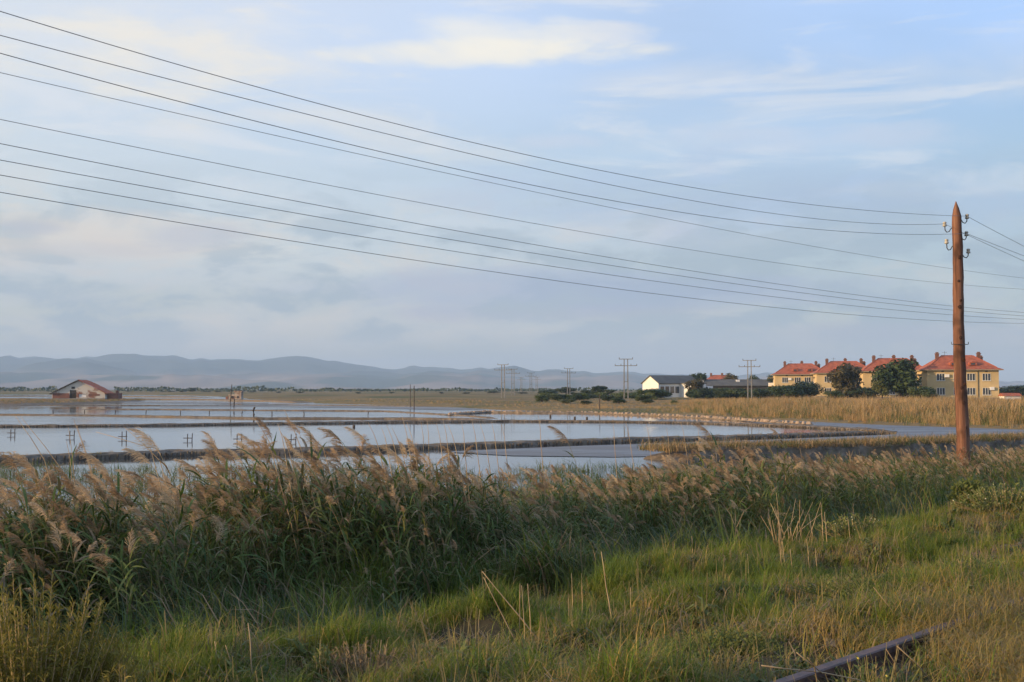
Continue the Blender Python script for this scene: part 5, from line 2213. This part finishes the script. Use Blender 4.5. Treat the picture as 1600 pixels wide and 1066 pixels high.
def tree(px, ytop, ybase, wpx, Y, kind, label, k=0, group=None, name='tree', cat='tree', depth=1.0):
    tm = TM[kind][k % len(TM[kind])]
    x = (px - 800) / F * Y
    zb = gz(x, Y)
    zt = EYE + (HORIZON - ytop) / F * Y
    h = max(0.8, zt - zb)
    w = 1.36 * wpx / F * Y
    r0 = empty(name, (x, Y, zb), random.uniform(0, 6.28))
    r0.scale = (w * 1.05, w * 1.05 * depth, h * 1.02)
    tag(r0, label, cat, group)
    link('trunk', tm[0], r0)
    link('crown', tm[1], r0)
    return r0


tree(1256, 588, 622, 74, 262, 'bush', 'wide dark bush hiding the front of the leftmost yellow house', 1, name='bush', cat='bush', depth=0.6)
tree(1232, 596, 622, 40, 258, 'bush', 'small dark bush at the left end of the wide bush by the yellow houses', 0, name='bush', cat='bush')
tree(1322, 567, 622, 50, 246, 'brown', 'brownish tree in front of the second yellow house from the left')
tree(1352, 600, 622, 46, 240, 'bush', 'low dark hedge bush between the brownish tree and the big dark tree', 1, name='bush', cat='bush')
tree(1304, 606, 622, 26, 240, 'bush', 'small low bush at the foot of the brownish tree', 0, name='bush', cat='bush')
tree(1405, 559, 622, 66, 232, 'green', 'big dark green tree in front of the second yellow house from the right')
tree(1378, 590, 622, 30, 231, 'green', 'smaller green tree on the left flank of the big dark tree', 1)
tree(1442, 597, 622, 34, 222, 'bush', 'round green bush at the left corner of the rightmost yellow house', 0, name='bush', cat='bush')
tree(1592, 597, 620, 74, 290, 'bush', 'dark bushes beyond the small hut at the right edge', 1, name='bush', cat='bush')
tree(1570, 602, 620, 40, 280, 'bush', 'low dark bush touching the right wall of the rightmost yellow house', 1, name='bush', cat='bush')
tree(1092, 581, 620, 26, 330, 'dark', 'round dark tree above the roofs between white building and shed')
tree(1086, 592, 624, 30, 285, 'brown', 'brownish bush against the right end of the white building')
tree(1177, 585, 620, 26, 380, 'dark', 'dark tree far behind the shed and pylon', 1)
tree(1142, 583, 620, 22, 400, 'brown', 'reddish bare-looking tree right of the distant orange roof')
tree(1203, 585, 620, 18, 330, 'dark', 'narrow dark tree left of the leftmost yellow house', 0)
for i, (px, yt, w, Y, k, lab) in enumerate(((1108, 602, 34, 285, 1, 'dark bush in front of the shed, nearest to the white building'), (1132, 601, 32, 280, 0, 'green bush in front of the middle of the shed'),
                                            (1158, 602, 26, 275, 1, 'dark bush in front of the shed, left of the pylon'), (1186, 603, 30, 272, 0, 'green bush in front of the shed, right of the pylon'),
                                            (1206, 598, 28, 268, 1, 'dark bush at the right end of the shed'))):
    tree(px, yt, 622, w, Y, 'bush', lab, k, 'bushes in front of the shed', 'bush', 'bush')
for i, (px, yt, yb, w, Y, kind, lab) in enumerate((
        (1023, 603, 628, 44, 262, 'bush', 'large dark bush in front of the white gable'), (1012, 622, 634, 16, 205, 'bush', 'small bush on the tan slope below the white gable'),
        (1053, 624, 634, 12, 205, 'weed', 'small green bush on the tan slope below the porch'), (1000, 608, 625, 46, 300, 'weed', 'pale green bush left of the white gable'),
        (967, 619, 634, 18, 205, 'bush', 'round bush at the foot of the pylon left of the white building'), (915, 624, 637, 17, 190, 'bush', 'round dark bush lowest on the tan slope'),
        (886, 621, 633, 22, 205, 'bush', 'bush at the foot of the third pylon from the right'), (906, 611, 627, 26, 270, 'bush', 'bush right of the third pylon'),
        (935, 602, 620, 24, 330, 'dark', 'dark tree with a peaked top between two pylons'), (918, 607, 622, 24, 360, 'bush', 'hazy bush left of the peaked dark tree'),
        (951, 608, 622, 16, 340, 'dark', 'low dark tree right of the peaked one'), (884, 604, 620, 30, 400, 'dark', 'rounded dark tree behind the third pylon'),
        (858, 607, 620, 24, 420, 'bush', 'dark rounded shrub left of the third pylon'), (870, 613, 625, 24, 330, 'weed', 'pale shrub on the tan land left of the third pylon'),
        (848, 612, 622, 14, 420, 'dark', 'small dark shrub at the left end of the shrub row'))):
    tree(px, yt, yb, w, Y, kind, lab, i, 'shrubs on the tan land', 'shrub', 'shrub')
for i in range(16):
    px = 845 + 11.5 * i + random.uniform(-5, 5)
    Y = random.uniform(215, 300)
    tree(px, random.uniform(609, 615), 622, random.uniform(16, 30), Y, random.choice(['bush', 'weed']), 'low olive shrub, %s from the left in the scrub around the pylons' % ['first', 'second', 'third', 'fourth', 'fifth', 'sixth', 'seventh', 'eighth', 'ninth', 'tenth', 'eleventh', 'twelfth', 'thirteenth', 'fourteenth', 'fifteenth', 'sixteenth'][i], i,
         'scrub around the pylons', 'shrub', 'shrub', 0.8)
for i in range(9):
    px = 1085 + 14.5 * i + random.uniform(-4, 4)
    tree(px, random.uniform(601, 606), 622, random.uniform(20, 30), random.uniform(258, 280), 'bush', 'dark shrub, %s from the white building in the row before the long shed' % ['first', 'second', 'third', 'fourth', 'fifth', 'sixth', 'seventh', 'eighth', 'ninth', 'tenth', 'eleventh', 'twelfth', 'thirteenth', 'fourteenth', 'fifteenth', 'sixteenth'][i], i, 'shrubs before the shed', 'shrub', 'shrub', 0.8)
# far trees towards the left
FAR = [(201, 610, 10, 900, 'hazy tree clump right of the barn'), (207, 611, 8, 950, 'second hazy tree right of the barn'), (236, 613, 7, 900, 'tiny hazy tree alone right of the barn'),
       (255, 611, 12, 800, 'hazy tree left of the far wood\'s tallest'), (268, 611, 12, 820, 'low hazy tree in the far wood'), (285, 610, 12, 800, 'hazy tree just left of the tallest in the far wood'),
       (301, 606, 12, 780, 'tallest hazy tree in the far wood'), (322, 611, 14, 800, 'hazy tree right of the tallest in the far wood'), (342, 612, 12, 800, 'hazy tree left of the ruin'),
       (395, 613, 12, 700, 'hazy low tree right of the ruin'), (436, 614, 10, 650, 'lone hazy shrub right of the ruin'), (468, 613, 12, 600, 'dark round shrub far out in the middle left'),
       (560, 616, 9, 560, 'small dark shrub on the tan rim left of the poles'), (612, 616, 8, 560, 'smaller dark shrub on the tan rim'), (690, 616, 8, 520, 'low dark shrub right of the tall dark pole'),
       (772, 611, 20, 520, 'dark low shrub left of the pylon on a dark footing'), (728, 615, 14, 520, 'low flat shrub left of the twin-legged pylon'), (815, 613, 18, 520, 'low dark shrub between the small pylons')]
for i, (px, yt, w, Y, lab) in enumerate(FAR):
    tree(px, yt, 618, w, Y, 'dark', lab, i, 'far trees along the plain', 'tree', 'tree')


# the far wood along the edge of the plain: one mass
def far_wood():
    r = random.Random(77)
    b = MB()
    for i in range(5200):
        px = r.choice([r.uniform(-500, 90), r.uniform(-500, 90), r.uniform(180, 460), r.uniform(460, 900), r.uniform(460, 1250)])
        Y = r.uniform(900, 1300)
        x = (px - 800) / F * Y
        hmax = 5.0 * (0.35 + 0.65 * float(vnoise(np.array([px]), np.array([0.0]), 17, 31)[0]))
        if px > 460:
            hmax *= 0.6
        z = r.random() ** 0.8 * hmax + 0.9
        s = r.uniform(0.7, 1.5)
        a = r.uniform(0, 3.14)
        e = Vector((math.cos(a), math.sin(a), r.uniform(-0.4, 0.4))) * s
        q = Vector((0, 0, 1)) * s * 0.8
        p = Vector((x, Y, z))
        b.add([p - e, p - q, p + e, p + q], [(0, 1, 2, 3)])
    o = b.build('far_wood', M['tree_leaf_dark'])
    tag(o, 'far dark line of woods along the foot of the hills', kind='stuff')


far_wood()


# ------------------------------------------------------------------ tan reeds on the far land, grass on the banks
def tan_keep(x, y):
    ed = edge_dist(x, y)
    px = 800 + F * x / y
    k = np.where(ed > 0.4, np.interp(px, [300, 600, 800, 1000, 1080], [0.45, 0.45, 0.6, 0.8, 1.0]), 0.0)
    return k * (0.55 + 0.6 * vnoise(x, y, 9, 41))


P = cam_points(15000, 82, 300, tan_keep, margin=0.53, power=1.0)
n = len(P)
px_a = 800 + F * P[:, 0] / P[:, 1]
hs = np.interp(px_a, [300, 700, 850, 1050, 1120, 1250, 1600], [0.25, 0.25, 0.25, 0.3, 0.7, 0.95, 1.0]) * np.interp(edge_dist(P[:, 0], P[:, 1]), [0, 5, 16, 60, 140], [0.3, 0.6, 1.0, 0.85, 0.5])
scl = hs * rng.uniform(0.65, 1.2, n) * (0.6 + 0.75 * vnoise(P[:, 0], P[:, 1], 7, 42))
grn = (vnoise(P[:, 0], P[:, 1], 16, 43) > np.interp(px_a, [780, 840, 900, 1060, 1120], [0.78, 0.6, 0.42, 0.5, 0.8]))
tan_kinds = tan_clumps + [(tuft(60 + k, 26, 0.8, 1.1, 0.4, 0.045, 0.6, [M['weed'], M['tan_reed']], 0.3), 'green_clump') for k in range(2)]
idx = np.where(grn, 4 + rng.integers(0, 2, n), rng.integers(0, 4, n))
rot = np.stack([rng.normal(0, 0.06, n), rng.normal(-0.05, 0.06, n), rng.uniform(0, 6.283, n)], 1)
scatter('tan_reeds', np.column_stack([P, ground_z(P[:, 0], P[:, 1]) - 0.05]), rot, scl, idx, tan_kinds, 'wide belt of dry tan reeds between the mud pan and the houses')

# tufts along the banks
pts, rots, scs, ids = [], [], [], []
for key, per, w, s0, s1, greenish in ((1, 2, 1.1, 0.3, 0.7, 0.2), (2, 1, 1.2, 0.3, 0.6, 0.3), (3, 1, 1.1, 0.3, 0.6, 0.5), (0, 26, 2.0, 0.9, 1.7, 0.2), (6, 1, 0.9, 0.3, 0.6, 0.1)):
    line = banks[key][1]
    for a, c in zip(line[:-1], line[1:]):
        t = (c - a).normalized()
        s = Vector((-t.y, t.x, 0))
        for q in range(per):
            p = a.lerp(c, random.random()) + s * random.uniform(0.1, w)
            pts.append((p.x, p.y, {0: 0.46, 1: 0.21, 2: 0.16, 3: 0.14, 5: 0.13, 6: 0.18}[key]))
            rots.append((random.gauss(0, .15), random.gauss(0, .15), random.uniform(0, 6.28)))
            scs.append(random.uniform(s0, s1))
            ids.append(random.randrange(0, 4) if random.random() > greenish else 4 + random.randrange(0, 2))
bank_kinds = [(tuft(90 + k, 30, 0.22, 0.24, 0.5, 0.010, 1.0, [M['tan_reed'], M['reed_dry']], 0.3), 'bank_tuft') for k in range(4)]
bank_kinds += [(tuft(96 + k, 30, 0.22, 0.24, 0.5, 0.010, 1.0, [M['weed'], M['tan_reed']], 0.3), 'bank_green_tuft') for k in range(2)]
scatter('bank_grass', pts, rots, scs, ids, bank_kinds, 'dry grass growing along the tops of the banks')
# grass round the foot of the pole and on the islet by the barn
pts, rots, scs, ids = [], [], [], []
for k in range(1500):
    a, q = random.uniform(0, 6.28), math.sqrt(random.random())
    x, y = -103 + 19 * q * math.cos(a), 236 + 60 * q * math.sin(a)
    pts.append((x, y, 0.45))
    rots.append((0, 0, random.uniform(0, 6.28)))
    scs.append(random.uniform(1.0, 2.0))
    ids.append(random.randrange(0, 6))
scatter('islet_grass', pts, rots, scs, ids, bank_kinds, 'dry and green grass on the islet round the barn')
